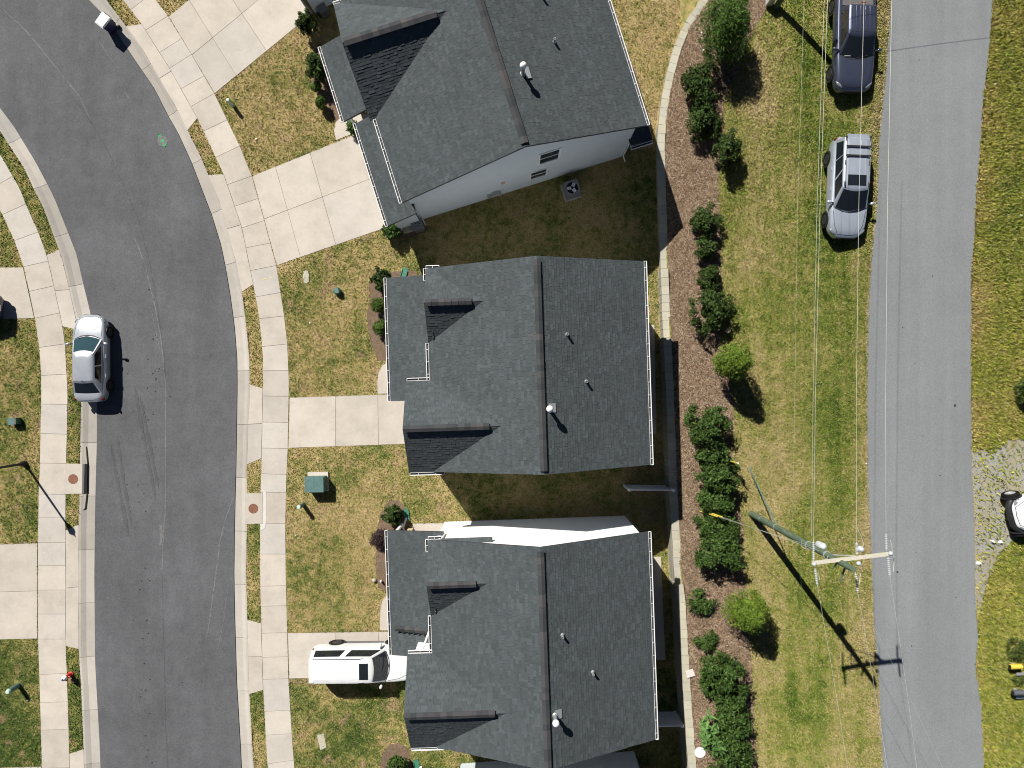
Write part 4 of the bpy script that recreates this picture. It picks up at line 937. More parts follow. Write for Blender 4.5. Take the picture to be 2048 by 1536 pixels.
for s_ in (-1, 1):
    b_ = MB(); b_.tube([(X(.06), s_ * .60, 1.74), (X(.07), s_ * .60, 1.80), (X(.50), s_ * .60, 1.81), (X(.52), s_ * .60, 1.74)], .018); b_.build('roof_rail', M['chrome'], r)
    for fx in (.065, .30, .51): b_ = MB(); b_.box((X(fx), s_ * .60, 1.77), (.22, .05, .07)); b_.build('rail_foot', M['trim'], r)
for fx in (.145, .235): b_ = MB(); b_.box((X(fx), 0, 1.83), (.075, 1.26, .03)); b_.build('roof_crossbar', M['trim'], r)
for y in (-.40, -.16, .16, .40): b_ = MB(); b_.box((X(.26), y, 1.764), (1.75, .035, .012)); b_.build('roof_rib', M['car_silver2'], r)
for s_ in (-1, 1): line([(X(.77), s_ * hw * .42), (X(.95), s_ * hw * .36)], .04, 'car_silver2', 'bonnet_crease', .012)
b_ = MB(); b_.box((X(.040), 0, 1.70), (.20, 1.10, .05)); b_.build('rear_spoiler', M['car_silver2'], r)
BIG = [(0, .70, 1.05, .95, .50), (.008, .85, 1.26, 1.08, .42), (.035, .95, 1.30, 1.12, .40), (.15, 1.0, 1.28, 1.14, .38), (.4, 1.0, 1.22, 1.13, .36), (.70, 1.0, 1.20, 1.12, .36), (.78, .99, 1.20, 1.11, .36), (.90, .97, 1.16, 1.06, .38), (.955, .93, 1.10, 1.0, .40), (.985, .85, 1.0, .92, .42), (1, .70, .90, .82, .48)]
BIG_CAB = dict(rb=.006, fb=.775, rr=.022, fr=.645, wb=.89, wr=.70, zb=1.20, zr=1.90, bf=.20, br=.06, side=[(.03, .44), (.53, .94)], rw0=.15, handles=(.34, .55))
p = P(620, 1342, 1.25); L_ = 5.6
r, X, hw, line, c = car('white_wagon', 'large white sport utility vehicle in the driveway, nose under the garage gable', (p.x + L_ / 2, P(0, 1340, 1.7).y + .05, .03), math.radians(0.6), L_, 2.06, BIG, BIG_CAB, 'car_white', (.235, .80), wr=.40)
b_ = MB(); b_.box((X(.555), -.05, 1.925), (.48, .88, .022)); b_.build('sunroof', M['car_glass'], r)
for s_ in (-1, 1): b_ = MB(); b_.tube([(X(.06), s_ * .66, 1.90), (X(.08), s_ * .66, 1.945), (X(.50), s_ * .66, 1.955), (X(.55), s_ * .66, 1.9)], .02); b_.build('roof_rail', M['chrome'], r)
for s_ in (-1, 1): b_ = MB(); b_.box((X(.52), s_ * 1.02, .42), (2.1, .12, .05)); b_.build('running_board', M['galv_grey'], r)
for y in (-.45, -.22, 0, .22, .45): b_ = MB(); b_.box((X(.27), y, 1.922), (2.2, .03, .012)); b_.build('roof_rib', M['car_white'], r)
b_ = MB(); b_.box((X(.045), 0, 1.895), (.26, 1.24, .04)); b_.build('rear_spoiler', M['car_white'], r)
TRK = [(0, .90, 1.10, 1.05, .55), (.008, .97, 1.16, 1.10, .50), (.05, 1.0, 1.17, 1.12, .48), (.25, 1.0, 1.17, 1.12, .46), (.45, 1.0, 1.18, 1.12, .44), (.68, 1.0, 1.18, 1.11, .44), (.75, .99, 1.20, 1.11, .44), (.88, .96, 1.16, 1.06, .46), (.945, .92, 1.10, 1.0, .48), (.98, .82, .98, .90, .50), (1, .62, .86, .78, .54)]
TRK_CAB = dict(rb=.265, fb=.725, rr=.30, fr=.575, wb=.86, wr=.68, zb=1.18, zr=1.80, bf=.20, br=.04, side=[(.10, .48), (.53, .86)], rw0=.2, handles=(.40, .56))
z0 = 3.35; p = P(1710, 182, z0 + .8); L_ = 5.75; hd = math.radians(-91.5); ctr = Vector((p.x, p.y + L_ / 2, 0))
r, X, hw, line, c = car('slate_pickup', 'slate blue crew-cab pickup truck on the grass at the top of the picture', (ctr.x, ctr.y, float(right_z(ctr.x, ctr.y)) + .01), hd, L_, 2.0, TRK, TRK_CAB, 'car_slate', (.20, .805), wr=.39, cat='pickup truck')
b_ = MB(); b_.box((X(.135), 0, 1.185), (1.42, 1.56, .03)); b_.build('bed_cover', M['bed'], r)
for y in (-.56, -.34, -.12, .12, .34, .56): b_ = MB(); b_.box((X(.43), y, 1.83), (1.30, .04, .016)); b_.build('roof_rib', M['car_slate'], r)
for s_ in (-1, 1): line([(X(.735), s_ * hw * .52), (X(.955), s_ * hw * .30)], .035, 'car_slate', 'bonnet_crease', .012)
b_ = MB(); b_.box((X(.287), 0, 1.80), (.05, .22, .03)); b_.build('brake_lamp', M['lamp_red'], r)
b_ = MB(); b_.box((X(.71), -.48, 1.235), (.02, .3, .02), rot=Matrix.Rotation(.5, 3, 'Y')); b_.build('dash_paper', M['lid_white'], r)
# car cut by the right edge: white with a black bumper and flared wheels
p = P(2018, 1003, Z_ROAD + .6); L_ = 4.5; hd = math.radians(195); d_ = Vector((math.cos(hd), math.sin(hd), 0)); s_v = Vector((-d_.y, d_.x, 0))
ctr = Vector((p.x, p.y, 0)) - d_ * (L_ / 2 - .1) + s_v * .75
r, X, hw, line, c = car('white_crossover', 'white car with a black bumper half cut off by the right edge', (ctr.x, ctr.y, Z_ROAD + .01), hd, L_, 1.86, SUV, SUV_CAB, 'car_white', (.19, .915), wr=.41, track=1.10)
b_ = MB(); b_.tube([(X(.87), -hw * 1.02, .62), (X(.95), -hw * .92, .62), (X(.995), -hw * .55, .60), (X(1.005), 0, .60), (X(.995), hw * .55, .60), (X(.95), hw * .92, .62), (X(.87), hw * 1.02, .62)], .17, 10); b_.build('front_bumper', M['trim'], r, smooth=60)
# navy car whose tail just enters at the left edge
p = P(3, 616, .7)
car('navy_sedan', 'dark navy car of which only the tail enters at the left edge', (p.x - 2.50, p.y, .03), PI, 4.8, 1.86, SEDAN, SED_CAB, 'car_navy', (.19, .80))
# ---------------------------------------------------------------- shrubs and trees
def crown_mesh(name, rx, ry, h, kind, n, mat, seed, z0=.08):
    """leaves gathered in clumps over an uneven mound; a rough dark core of the same foliage keeps the middle dense"""
    rr = np.random.default_rng(seed)
    dirs = rr.normal(size=(400, 3)); dirs /= np.linalg.norm(dirs, axis=1)[:, None]; dirs = dirs[dirs[:, 2] > -.35]
    lob = rr.normal(size=(9, 3)); lob /= np.linalg.norm(lob, axis=1)[:, None]; lob[:, 2] = np.abs(lob[:, 2]) * .6
    def rad(d):
        r = .66 + .40 * np.clip((d @ lob.T), 0, 1).max(1) ** 4; return r
    C = dirs[:kind['clumps']]; R = rad(C) * rr.uniform(.72, 1.02 + kind.get('shoot', .03), len(C))
    cc = C * R[:, None]; per = n // len(C); k = np.repeat(np.arange(len(C)), per)
    cs = kind['spread']; off = rr.normal(size=(len(k), 3)) * cs; pos = cc[k] + off
    sh = np.linalg.norm(pos, axis=1); lim = rad(pos / sh[:, None]) * (1.10 + kind.get('shoot', .04)); pos *= np.minimum(1, lim / sh)[:, None]
    if kind.get('cone'): f = np.clip(1 - .60 * np.clip(pos[:, 2], 0, 1) ** 1.6, .2, 1); pos[:, :2] *= f[:, None]
    out = pos / np.linalg.norm(pos, axis=1)[:, None]
    P3 = np.stack([pos[:, 0] * rx, pos[:, 1] * ry, z0 + h * .42 + pos[:, 2] * h * .56], -1); P3[:, 2] = np.maximum(P3[:, 2], .03)
    nrm = out * kind['out'] + rr.normal(size=out.shape) * kind['rnd'] + np.array([0, 0, kind['up']]); nrm /= np.linalg.norm(nrm, axis=1)[:, None]
    t = rr.normal(size=out.shape) + out * kind['radial']; t -= nrm * (t * nrm).sum(1)[:, None]; t /= np.linalg.norm(t, axis=1)[:, None]; b = np.cross(nrm, t)
    Ll = kind['len'] * rr.uniform(.65, 1.25, len(P3)); Wl = kind['wid'] * rr.uniform(.7, 1.2, len(P3))
    a_ = t * Ll[:, None] / 2; b_ = b * Wl[:, None] / 2
    v = np.stack([P3 - a_, P3 - b_ - a_ * .1, P3 + a_, P3 + b_ - a_ * .1], 1).reshape(-1, 3); f = np.arange(len(v))
    # core
    nu, nv = 14, 8; cv = []
    for j in range(nv + 1):
        th = PI * (.04 + .60 * j / nv)
        for i in range(nu):
            ph = 2 * PI * i / nu; d = np.array([[math.sin(th) * math.cos(ph), math.sin(th) * math.sin(ph), math.cos(th)]]); r = rad(d)[0] * .60 * rr.uniform(.9, 1.08)
            q = d[0] * r
            if kind.get('cone'): ff = max(.2, 1 - .60 * max(q[2], 0) ** 1.6); q = q * np.array([ff, ff, 1])
            cv.append((q[0] * rx, q[1] * ry, max(.02, z0 + h * .42 + q[2] * h * .56)))
    cf = []
    if kind.get('core', True):
        base = len(v)
        for j in range(nv):
            for i in range(nu): cf += [base + j * nu + i, base + j * nu + (i + 1) % nu, base + (j + 1) * nu + (i + 1) % nu, base + (j + 1) * nu + i]
        v = np.concatenate([v, np.array(cv)]); f = np.concatenate([f, np.array(cf)])
    return fast_mesh(name, v, f, 4, mat)
K = dict(
    holly=dict(clumps=40, spread=.135, out=.8, rnd=.85, up=.5, radial=.9, len=.185, wid=.078, shoot=.42),
    conifer=dict(clumps=150, spread=.10, out=.35, rnd=.5, up=.35, radial=1.6, len=.20, wid=.045, shoot=.08),
    bright=dict(clumps=150, spread=.10, out=.5, rnd=.6, up=.5, radial=1.2, len=.15, wid=.050, cone=True),
    box=dict(clumps=170, spread=.06, out=1.3, rnd=.6, up=.4, radial=.2, len=.055, wid=.04),
    loose=dict(clumps=16, spread=.20, out=.5, rnd=.6, up=1.0, radial=1.8, len=.34, wid=.075, core=False, shoot=.3),
    broad=dict(clumps=26, spread=.14, out=.7, rnd=.4, up=1.2, radial=1.6, len=.38, wid=.12, core=False, shoot=.2),
    spiky=dict(clumps=60, spread=.13, out=.3, rnd=.8, up=.6, radial=1.5, len=.17, wid=.035, core=False))
nseed = [100]
def shrub(name, label, px, py, rx, ry, h, kind, leaf, n, cat='shrub', group=None, ground='bank', trunk=True):
    h *= 1.0 if kind in ('conifer', 'bright', 'loose', 'spiky') else 1.18
    base = G(px, py) if ground == 'bank' else (P(px, py, Z_ROAD) if ground == 'verge' else P(px, py, 0))
    zc = base.z + h * .5                                    # the crown's widest ring is what the photo shows: centre it there
    c = P(px, py, zc); c.z = float(right_z(c.x, c.y)) if ground == 'bank' else base.z
    s = (H - zc) / F; nseed[0] += 1
    t = thing(name, label, cat, c, 0, group)
    me = crown_mesh('crown', rx * s, ry * s, h, K[kind], n, M[leaf], nseed[0]); o = bpy.data.objects.new('crown', me); COL.objects.link(o); o.parent = t
    if trunk:
        mb = MB(); r0 = max(.025, min(.07, rx * s * .06))
        if h > 1.5: mb.tube([(0, 0, -.05), (.02, .01, h * .3), (0, .02, h * .75)], [r0, r0 * .8, r0 * .4], 7)
        else: mb.tube([(0, 0, -.05), (.01, 0, h * .5)], [r0, r0 * .6], 6)
        mb.build('trunk', M['bark'], t)
    return t
GB = 'shrubs planted along the mulch bed'
shrub('conifer_tree', 'big green conifer at the top of the mulch bed, tallest plant in the row', 1456, 52, 46, 64, 4.7, 'conifer', 'leaf_conifer', 9000, 'tree', GB)
for a in ((1402, 168, 35, 37, 2.0, 'broad dark holly just below the big conifer'), (1405, 246, 28, 31, 1.7, 'dark holly with a long shadow, second below the conifer'), (1450, 300, 21, 32, 1.9, 'narrow dark holly at the lawn edge of the bed, third below the conifer'),
          (1410, 444, 27, 27, 1.5, 'round dark shrub level with the front of the silver wagon'), (1411, 497, 17, 20, 1.1, 'small round shrub below the one by the silver wagon'), (1418, 558, 18, 22, 1.1, 'small shrub just above the wide holly in the middle of the bed'),
          (1422, 619, 33, 38, 1.7, 'wide holly standing just above the tan marker post'), (1415, 857, 39, 38, 1.9, 'large leafy shrub at the top of the dense hedge row'), (1423, 912, 25, 24, 1.5, 'bright leafy shrub beside the upper yellow guy guard'),
          (1436, 953, 32, 30, 1.7, 'spreading shrub between the two yellow guy guards'), (1434, 1000, 36, 32, 1.3, 'dark dense shrub just above the lower yellow guy guard'), (1437, 1062, 34, 34, 1.15, 'dark spreading shrub just below the lower yellow guy guard'), (1437, 1110, 42, 33, 1.8, 'broad shrub at the bottom end of the dense hedge row'),
          (1450, 1350, 42, 34, 1.7, 'broad leafy shrub above the bottom cluster of the bed'), (1460, 1402, 26, 26, 1.4, 'smaller shrub in the middle of the bottom cluster'), (1460, 1450, 34, 36, 1.6, 'leafy shrub behind the pale broad-leaved plant'), (1466, 1505, 36, 40, 1.7, 'shrub at the very bottom of the mulch bed')):
    shrub('holly_shrub', a[5], *a[:5], 'holly', 'leaf_dark' if a[1] < 640 else 'leaf_mid', 3400 if a[2] > 30 else 2200, 'shrub', GB)
shrub('arborvitae', 'bright yellow-green round arborvitae below the tan marker post', 1466, 724, 40, 40, 4.9, 'bright', 'leaf_bright', 5200, 'tree', GB); shrub('arborvitae', 'bright yellow-green round arborvitae beside the utility pole shadow', 1495, 1226, 45, 44, 4.6, 'bright', 'leaf_bright', 5600, 'tree', GB)
shrub('young_shrub', 'sparse young shrub with drooping leaves west of the lower arborvitae', 1410, 1203, 28, 22, .8, 'loose', 'leaf_mid', 420, 'shrub', GB, trunk=False); shrub('young_shrub', 'smaller sparse young shrub above the bottom cluster', 1415, 1280, 19, 20, .7, 'loose', 'leaf_mid', 300, 'shrub', GB, trunk=False)
shrub('young_shrub', 'loose light green shrub at the mulch side of the hedge row', 1408, 1038, 19, 18, .8, 'loose', 'leaf_mid', 280, 'shrub', GB, trunk=False); shrub('young_shrub', 'loose shrub sprig beside the broad shrub above the bottom cluster', 1412, 1366, 13, 24, .9, 'loose', 'leaf_mid', 260, 'shrub', GB, trunk=False)
shrub('broad_leaf_plant', 'pale green broad-leaved plant next to the white round lid', 1427, 1468, 27, 36, 2.3, 'broad', 'leaf_pale', 380, 'plant', None, trunk=False)
shrub('weed_plant', 'thin weed sprig in the mulch left of the wide holly', 1380, 636, 11, 12, .4, 'spiky', 'leaf_weed', 90, 'weed', None, trunk=False); shrub('weed_plant', 'tiny yellowish weed in the mulch above the hedge row', 1387, 812, 8, 7, .25, 'spiky', 'leaf_weed', 60, 'weed', None, trunk=False); shrub('weed_plant', 'yellowish weed in the mulch left of the hedge row', 1392, 908, 7, 9, .3, 'spiky', 'leaf_weed', 60, 'weed', None, trunk=False)
GF = 'foundation shrubs in front of the houses'
for a in ((612, 46, 14, 17, 1.1, 'holly', 'leaf_dark', 'leafy shrub at the end of the top driveway'), (634, 132, 16, 25, 1.5, 'holly', 'leaf_dark', 'tall dark holly by the porch gutter of the angled house'), (634, 174, 11, 12, .7, 'box', 'leaf_box', 'smaller of two clipped round shrubs by the angled house'), (641, 207, 13, 14, .85, 'box', 'leaf_box', 'larger of two clipped round shrubs by the angled house'),
          (785, 462, 16, 15, .9, 'holly', 'leaf_mid', 'bushy shrub at the garage corner of the angled house'), (762, 560, 15, 19, 1.2, 'holly', 'leaf_dark', 'dark loose shrub at the porch corner of the middle house'), (757, 611, 16, 17, 1.0, 'box', 'leaf_box', 'upper clipped round shrub at the porch of the middle house'), (761, 655, 15, 16, .95, 'box', 'leaf_box', 'lower clipped round shrub half under the porch gutter of the middle house'),
          (785, 1029, 16, 17, 1.1, 'holly', 'leaf_dark', 'green shrub beside the white downspout elbow'), (761, 1077, 20, 18, 1.0, 'spiky', 'leaf_purple', 'purple-leaved shrub at the porch corner of the lower house'), (796, 1529, 18, 15, 1.0, 'holly', 'leaf_mid', 'green shrub in the bed at the bottom edge')):
    shrub('front_shrub', a[7], a[0], a[1], a[2], a[3], a[4], a[5], a[6], 2200 if a[5] != 'box' else 4200, 'shrub', GF, ground='yard')
t = shrub('potted_plant', 'green plant in a pot on the walk of the angled house', 706, 254, 10, 11, .7, 'broad', 'leaf_mid', 110, 'plant', None, ground='yard', trunk=False); mb = MB(); mb.lathe([(.10, 0), (.15, .28), (.16, .30), (.13, .30)], (0, 0, .02), 16); mb.build('pot', M['terracotta'], t)
shrub('verge_weeds', 'dark weedy clump at the right edge beside the road', 2046, 784, 12, 20, .8, 'holly', 'leaf_weed', 700, 'weed', None, ground='verge', trunk=False); shrub('verge_weeds', 'tall dark weeds above the yellow newspaper tube', 2034, 1296, 20, 24, .7, 'spiky', 'leaf_weed', 900, 'weed', None, ground='verge', trunk=False); shrub('verge_weeds', 'low weeds between the yellow tube and the black mailbox', 2036, 1360, 12, 9, .35, 'spiky', 'leaf_weed', 300, 'weed', None, ground='verge', trunk=False)
# ---------------------------------------------------------------- utility pole, wires
pb = G(1503, 1028); HP = 11.5
pole = thing('utility_pole', 'green-tinged timber utility pole with a pale crossarm and long shadow', 'utility pole', pb)
mb = MB(); mb.tube([(0, 0, -.3), (0, 0, HP * .5), (0, 0, HP)], [.17, .15, .115], 14); mb.build('shaft', M['wood_green'], pole, smooth=40)
za = 10.45; arm_a = P(1625, 1126, pb.z + za) - pb; arm_b = P(1784, 1107, pb.z + za) - pb; dv = (arm_b - arm_a); arm_c = (arm_a + arm_b) / 2
mb = MB(); mb.box(arm_c, (dv.length, .12, .16), math.atan2(dv.y, dv.x)); mb.build('crossarm', M['wood_pale'], pole)
br = [arm_a.lerp(arm_b, .18) + Vector((0, -.08, -.1)), Vector((0, .05, za - 1.1)), arm_a.lerp(arm_b, .80) + Vector((0, -.08, -.1))]
for q in (br[0], br[2]): mb = MB(); mb.tube([q, br[1]], .025, 6); mb.build('arm_brace', M['galv'], pole)
def insulator(a, b, n=9, r=.055):
    a, b = Vector(a), Vector(b); mb = MB(); mb.tube([a, b], .016, 6); d = (b - a).normalized()
    for k in range(n): c = a.lerp(b, .12 + .76 * k / (n - 1)); mb.tube([c - d * .018, c - d * .004, c + d * .016], [r * .45, r, r * .6], 10)
    return mb.build('insulator_string', M['porcelain'], pole)
def rel(px, py, z): return P(px, py, z) - pb
zt = pb.z + za
for (p0, p1) in (((1627, 1122), (1627, 1080)), ((1714, 1110), (1713, 1084)), ((1773, 1102), (1772, 1066)), ((1630, 1136), (1635, 1172)), ((1711, 1144), (1716, 1186)), ((1776, 1112), (1780, 1154))): insulator(rel(*p0, zt + .02), rel(*p1, zt - .02))
for px, py, dz in ((1628, 1128, .1), (1781, 1107, .1), (1717, 1127, .25)):
    c = rel(px, py, zt + dz); mb = MB(); mb.lathe([(.04, -.1), (.085, -.02), (.095, .03), (.06, .09), (.02, .11)], c, 12); mb.build('post_insulator', M['porcelain'], pole, smooth=50)
c = rel(1721, 1098, zt + .05); mb = MB(); mb.lathe([(.04, -.2), (.10, -.14), (.05, -.06), (.12, 0), (.05, .08), (.09, .14), (.03, .18)], c, 12); mb.build('surge_arrester', M['porcelain'], pole)
c = Vector((.18, .16, 8.25)); mb = MB(); mb.lathe([(.05, -.3), (.15, -.28), (.16, .2), (.12, .27), (.03, .34)], c, 16); mb.build('transformer_can', M['steel'], pole, smooth=40)
for i, pts in enumerate(([(1772, 1063), (1781, 1080), (1786, 1108), (1788, 1128), (1787, 1143)], [(1604, 1080), (1602, 1092), (1612, 1098), (1624, 1098)], [(1714, 1055), (1722, 1072), (1727, 1088), (1724, 1100)], [(1633, 1132), (1638, 1152), (1639, 1160)], [(1723, 1104), (1722, 1140), (1718, 1172)])):
    mb = MB(); mb.tube([rel(x, y, zt - (.25 if 0 < k < len(pts) - 1 else .05)) for k, (x, y) in enumerate(pts)], .012, 5); mb.build('jumper_wire', M['wire'], pole)
mb = MB(); mb.box((.35, -.45, za - .5), (.05, .9, .06), -.35); mb.box((.18, -.22, za - .75), (.04, .7, .05), -.35, rot=Matrix.Rotation(-.35, 3, 'Z') @ Matrix.Rotation(.6, 3, 'X')); mb.build('bracket_arm', M['wood_green'], pole)
q = G(1497, 932) - pb; mb = MB(); mb.tube([q, Vector((0, .1, 3.6))], .03, 8); mb.build('brace_rod', M['teal'], pole)
for z in (1.6, 3.6, 7.4, 9.2): mb = MB(); mb.lathe([(.165, -.03), (.165, .03)], (0, 0, z), 16); mb.build('pole_band', M['galv'], pole)
def guy(label, px, py, top, *spans):
    a = G(px, py); b = pb + Vector(top); t = thing('guy_wire', label, 'guy wire', a, 0, 'guy wires anchoring the pole'); d = b - a
    mb = MB(); mb.tube([(0, 0, 0), d], .008, 5); mb.build('cable', M['wire'], t)
    for t0, t1 in spans: mb = MB(); mb.tube([d * t0, d * t1], .036, 7); mb.build('guy_guard', M['yellow'], t)
    mb = MB(); mb.tube([-d.normalized() * .3, d.normalized() * .15], .03, 6); mb.build('anchor_rod', M['galv'], t)
a = G(1447, 918); b = P(1476, 926.5, a.z + 2.3) - a; t = thing('marker_pole', 'slim upright yellow marker pole rising beside the bright leafy shrub of the hedge', 'marker pole', a)
mb = MB(); mb.tube([(0, 0, -.2), b * .35, b], .036, 8); mb.build('shaft', M['yellow'], t); mb = MB(); mb.tube([b, b * 1.02], .042, 8); mb.build('cap', M['lid_white'], t)
guy('guy wire with a short yellow guard, left one at the lower end of the hedge', 1399, 1022, (0, .1, 8.6), (0, .04), (.105, .185)); guy('guy wire with a yellow guard running through the middle of the hedge', 1401, 1019, (0, .05, 9.1), (.12, .22))
def wire(name, label, pts, r, mat='wire', sag=0.0, group='overhead wires along the road'):
    w = [P(x, y, z) for x, y, z in pts]; q = []
    for a, b in zip(w, w[1:]):
        k = 8
        for i in range(k): q.append(a.lerp(b, i / k) - Vector((0, 0, sag * 4 * (i / k) * (1 - i / k))))
    q.append(w[-1]); o = q[0].copy(); mb = MB(); mb.tube([v - o for v in q], r, 5, caps=False); ob = mb.build(name, M[mat], None, o); tag(ob, label, 'wire', group)
wire('power_line', 'rightmost overhead wire running up the road from the crossarm', [(1772, 1064, zt), (1771, 806, zt - .25), (1775, 416, zt - .5), (1783.5, 0, zt - .6), (1787, -120, zt - .6)], 0.0072)
wire('power_line', 'overhead wire over the road edge, rising from the middle of the crossarm', [(1713, 1084, zt), (1712.5, 806, zt - .25), (1717.5, 416, zt - .5), (1728, 0, zt - .6), (1731, -120, zt - .6)], 0.0067)
wire('power_line', 'right one of two close overhead wires over the grass', [(1627, 1080, zt), (1630.6, 806, zt - .25), (1640, 416, zt - .5), (1655, 0, zt - .6), (1660, -120, zt - .6)], 0.0058)
wire('power_line', 'left one of two close overhead wires over the grass', [(1623, 1072, pb.z + 9), (1626, 806, pb.z + 8.8), (1634, 416, pb.z + 8.5), (1648.5, 0, pb.z + 8.4), (1653, -120, pb.z + 8.4)], 0.0053)
wire('phone_cable', 'thin leftmost cable running along the grass up the picture', [(1585, 1060, pb.z + 6.2), (1589.5, 806, pb.z + 6.0), (1595, 416, pb.z + 5.8), (1608, 0, pb.z + 5.8), (1612, -120, pb.z + 5.8)], 0.0029)
wire('power_line', 'overhead wire from the left end of the crossarm to the bottom edge', [(1635, 1172, zt), (1660, 1315, zt - .2), (1677, 1418, zt - .3), (1695, 1536, zt - .4), (1712, 1650, zt - .4)], 0.0058)
wire('power_line', 'overhead wire from the pole top down the road edge to the bottom', [(1716, 1186, zt), (1735, 1293, zt - .2), (1754.5, 1409, zt - .3), (1775, 1536, zt - .4), (1794, 1650, zt - .4)], 0.0058)
wire('power_line', 'overhead wire from the right end of the crossarm over the road to the bottom', [(1780, 1154, zt), (1801.7, 1298, zt - .2), (1817, 1404, zt - .3), (1833.6, 1536, zt - .4), (1848, 1650, zt - .4)], 0.0058)
wire('phone_cable', 'dark cable slanting from the pole across the road to the bottom edge', [(1640, 1112, pb.z + 8), (1680, 1196, pb.z + 7.8), (1743, 1321, pb.z + 7.5), (1785, 1398, pb.z + 7.4), (1856, 1536, pb.z + 7.3), (1915, 1650, pb.z + 7.3)], 0.0058, 'wire_dk')
wire('phone_cable', 'thin pale cable slanting across the road, right of the dark one', [(1650, 1070, pb.z + 7.6), (1700, 1160, pb.z + 7.5), (1757, 1271, pb.z + 7.2), (1813, 1382, pb.z + 7.1), (1886, 1536, pb.z + 7.0), (1940, 1650, pb.z + 7)], 0.0038)
wire('phone_cable', 'thin dark cable continuing from the pole down the grass', [(1588, 1062, pb.z + 6.2), (1605, 1182, pb.z + 6.1), (1619, 1265, pb.z + 6), (1640, 1400, pb.z + 5.9), (1662, 1536, pb.z + 5.9), (1680, 1650, pb.z + 5.9)], 0.0034, 'wire_dk')
# second pole at the top edge, with a meter box at its foot
b2 = G(1552, 14); t = thing('utility_pole', 'foot of a shorter pole at the top edge, its shadow reaching the pickup', 'utility pole', b2)
mb = MB(); mb.tube([(0, 0, -.3), (0, 0, 3), (0, 0, 6.1)], [.16, .15, .13], 14); mb.build('shaft', M['wood_green'], t, smooth=40); mb = MB(); mb.box((-.02, .03, .5), (.34, .3, 1.0)); o = mb.build('pedestal_box', M['steel'], t); o.location = (-.38, .18, 0)
a = b2 + Vector((0, 0, 6.0)); d = Vector((17, 2.2, .3)); mb = MB(); mb.tube([d * (k / 12) - Vector((0, 0, 1.0 * (k / 12) * (1 - k / 12))) for k in range(13)], .010, 5); tag(mb.build('service_wire', M['wire_dk'], None, a), 'service wire out of frame whose curved shadow crosses the road near the top', 'wire')

# ---------------------------------------------------------------- street furniture and small things
t = thing('street_lamp', 'dark street lamp at the left edge casting a thin shadow over the sidewalk', 'street lamp', P(50, 927)); lh = 4.45
mb = MB(); mb.lathe([(.17, 0), (.16, .25), (.085, .4), (.07, .6), (.055, lh - .4), (.07, lh - .38), (.05, lh - .3)], (0, 0, 0), 14); mb.build('post', M['black'], t, smooth=35)
mb = MB(); mb.lathe([(.06, lh - .3), (.13, lh - .26), (.20, lh + .12), (.20, lh + .14), (.05, lh + .36), (.02, lh + .5)], (0, 0, 0), 8); mb.build('lantern', M['black'], t)
def post_box(name, label, px, py, r, h, mat, cat, group=None, cap=None, z=0.0, lid=None):
    t = thing(name, label, cat, P(px, py, z), 0, group); mb = MB(); mb.lathe([(r, 0), (r, h * .86), (r * .97, h * .9)], (0, 0, 0), 18); mb.build('shell', M[mat], t, smooth=40)
    mb = MB(); mb.lathe([(r * 1.06, h * .86), (r * 1.06, h * .93), (r * .8, h), (r * .2, h + .01)], (0, 0, 0), 18); mb.build('cap', M[cap or mat], t, smooth=40); return t
GP = 'round cable pedestals in the front lawns'
post_box('cable_pedestal', 'pale green cable pedestal in the lawn of the angled house', 467, 211, .10, .85, 'green_pale', 'pedestal', GP); post_box('cable_pedestal', 'pale-capped green cable pedestal just below the pad transformer', 607, 1009, .115, .95, 'green_dk', 'pedestal', GP, cap='green_pale'); post_box('cable_pedestal', 'tall faded green cable pedestal in the lawn at lower left', 38, 1370, .13, .95, 'teal', 'pedestal', GP, cap='green_pale')
t = thing('utility_box', 'squat dark green utility box in the lawn of the middle house', 'utility box', P(676, 583), .25, None); mb = MB(); mb.lathe([(.22, 0), (.22, .26), (.18, .36), (.05, .40)], (0, 0, 0), 8); mb.build('shell', M['green_dk'], t); mb = MB(); mb.box((.02, 0, .405), (.2, .3, .02)); mb.build('lid', M['teal'], t)
t = thing('utility_box', 'small dark green square box on the lawn left of the storm drain', 'utility box', P(35, 842), .08, None); mb = MB(); mb.box((0, 0, .22), (.46, .36, .44)); mb.build('shell', M['green_dk'], t); mb = MB(); mb.box((-.06, 0, .455), (.36, .38, .03)); mb.build('lid', M['teal'], t); mb = MB(); mb.box((.17, 0, .452), (.11, .36, .03)); mb.build('vent_grille', M['iron'], t)
c = P(637, 963); t = thing('pad_transformer', 'green pad-mounted transformer on a concrete plinth in the lawn', 'transformer', c, .02)
mb = MB(); mb.box((0, 0, .05), (1.16, 1.10, .14)); mb.build('plinth', M['concrete'], t); mb = MB(); mb.box((-.02, -.06, .47), (1.04, .82, .72)); mb.build('cabinet', M['teal'], t)
for x in (-.285, .245): mb = MB(); mb.box((x, -.06, .845), (.52, .86, .03)); mb.build('lid', M['teal'], t)
mb = MB(); mb.box((.53, -.06, .5), (.03, .1, .1)); mb.build('latch', M['galv'], t)
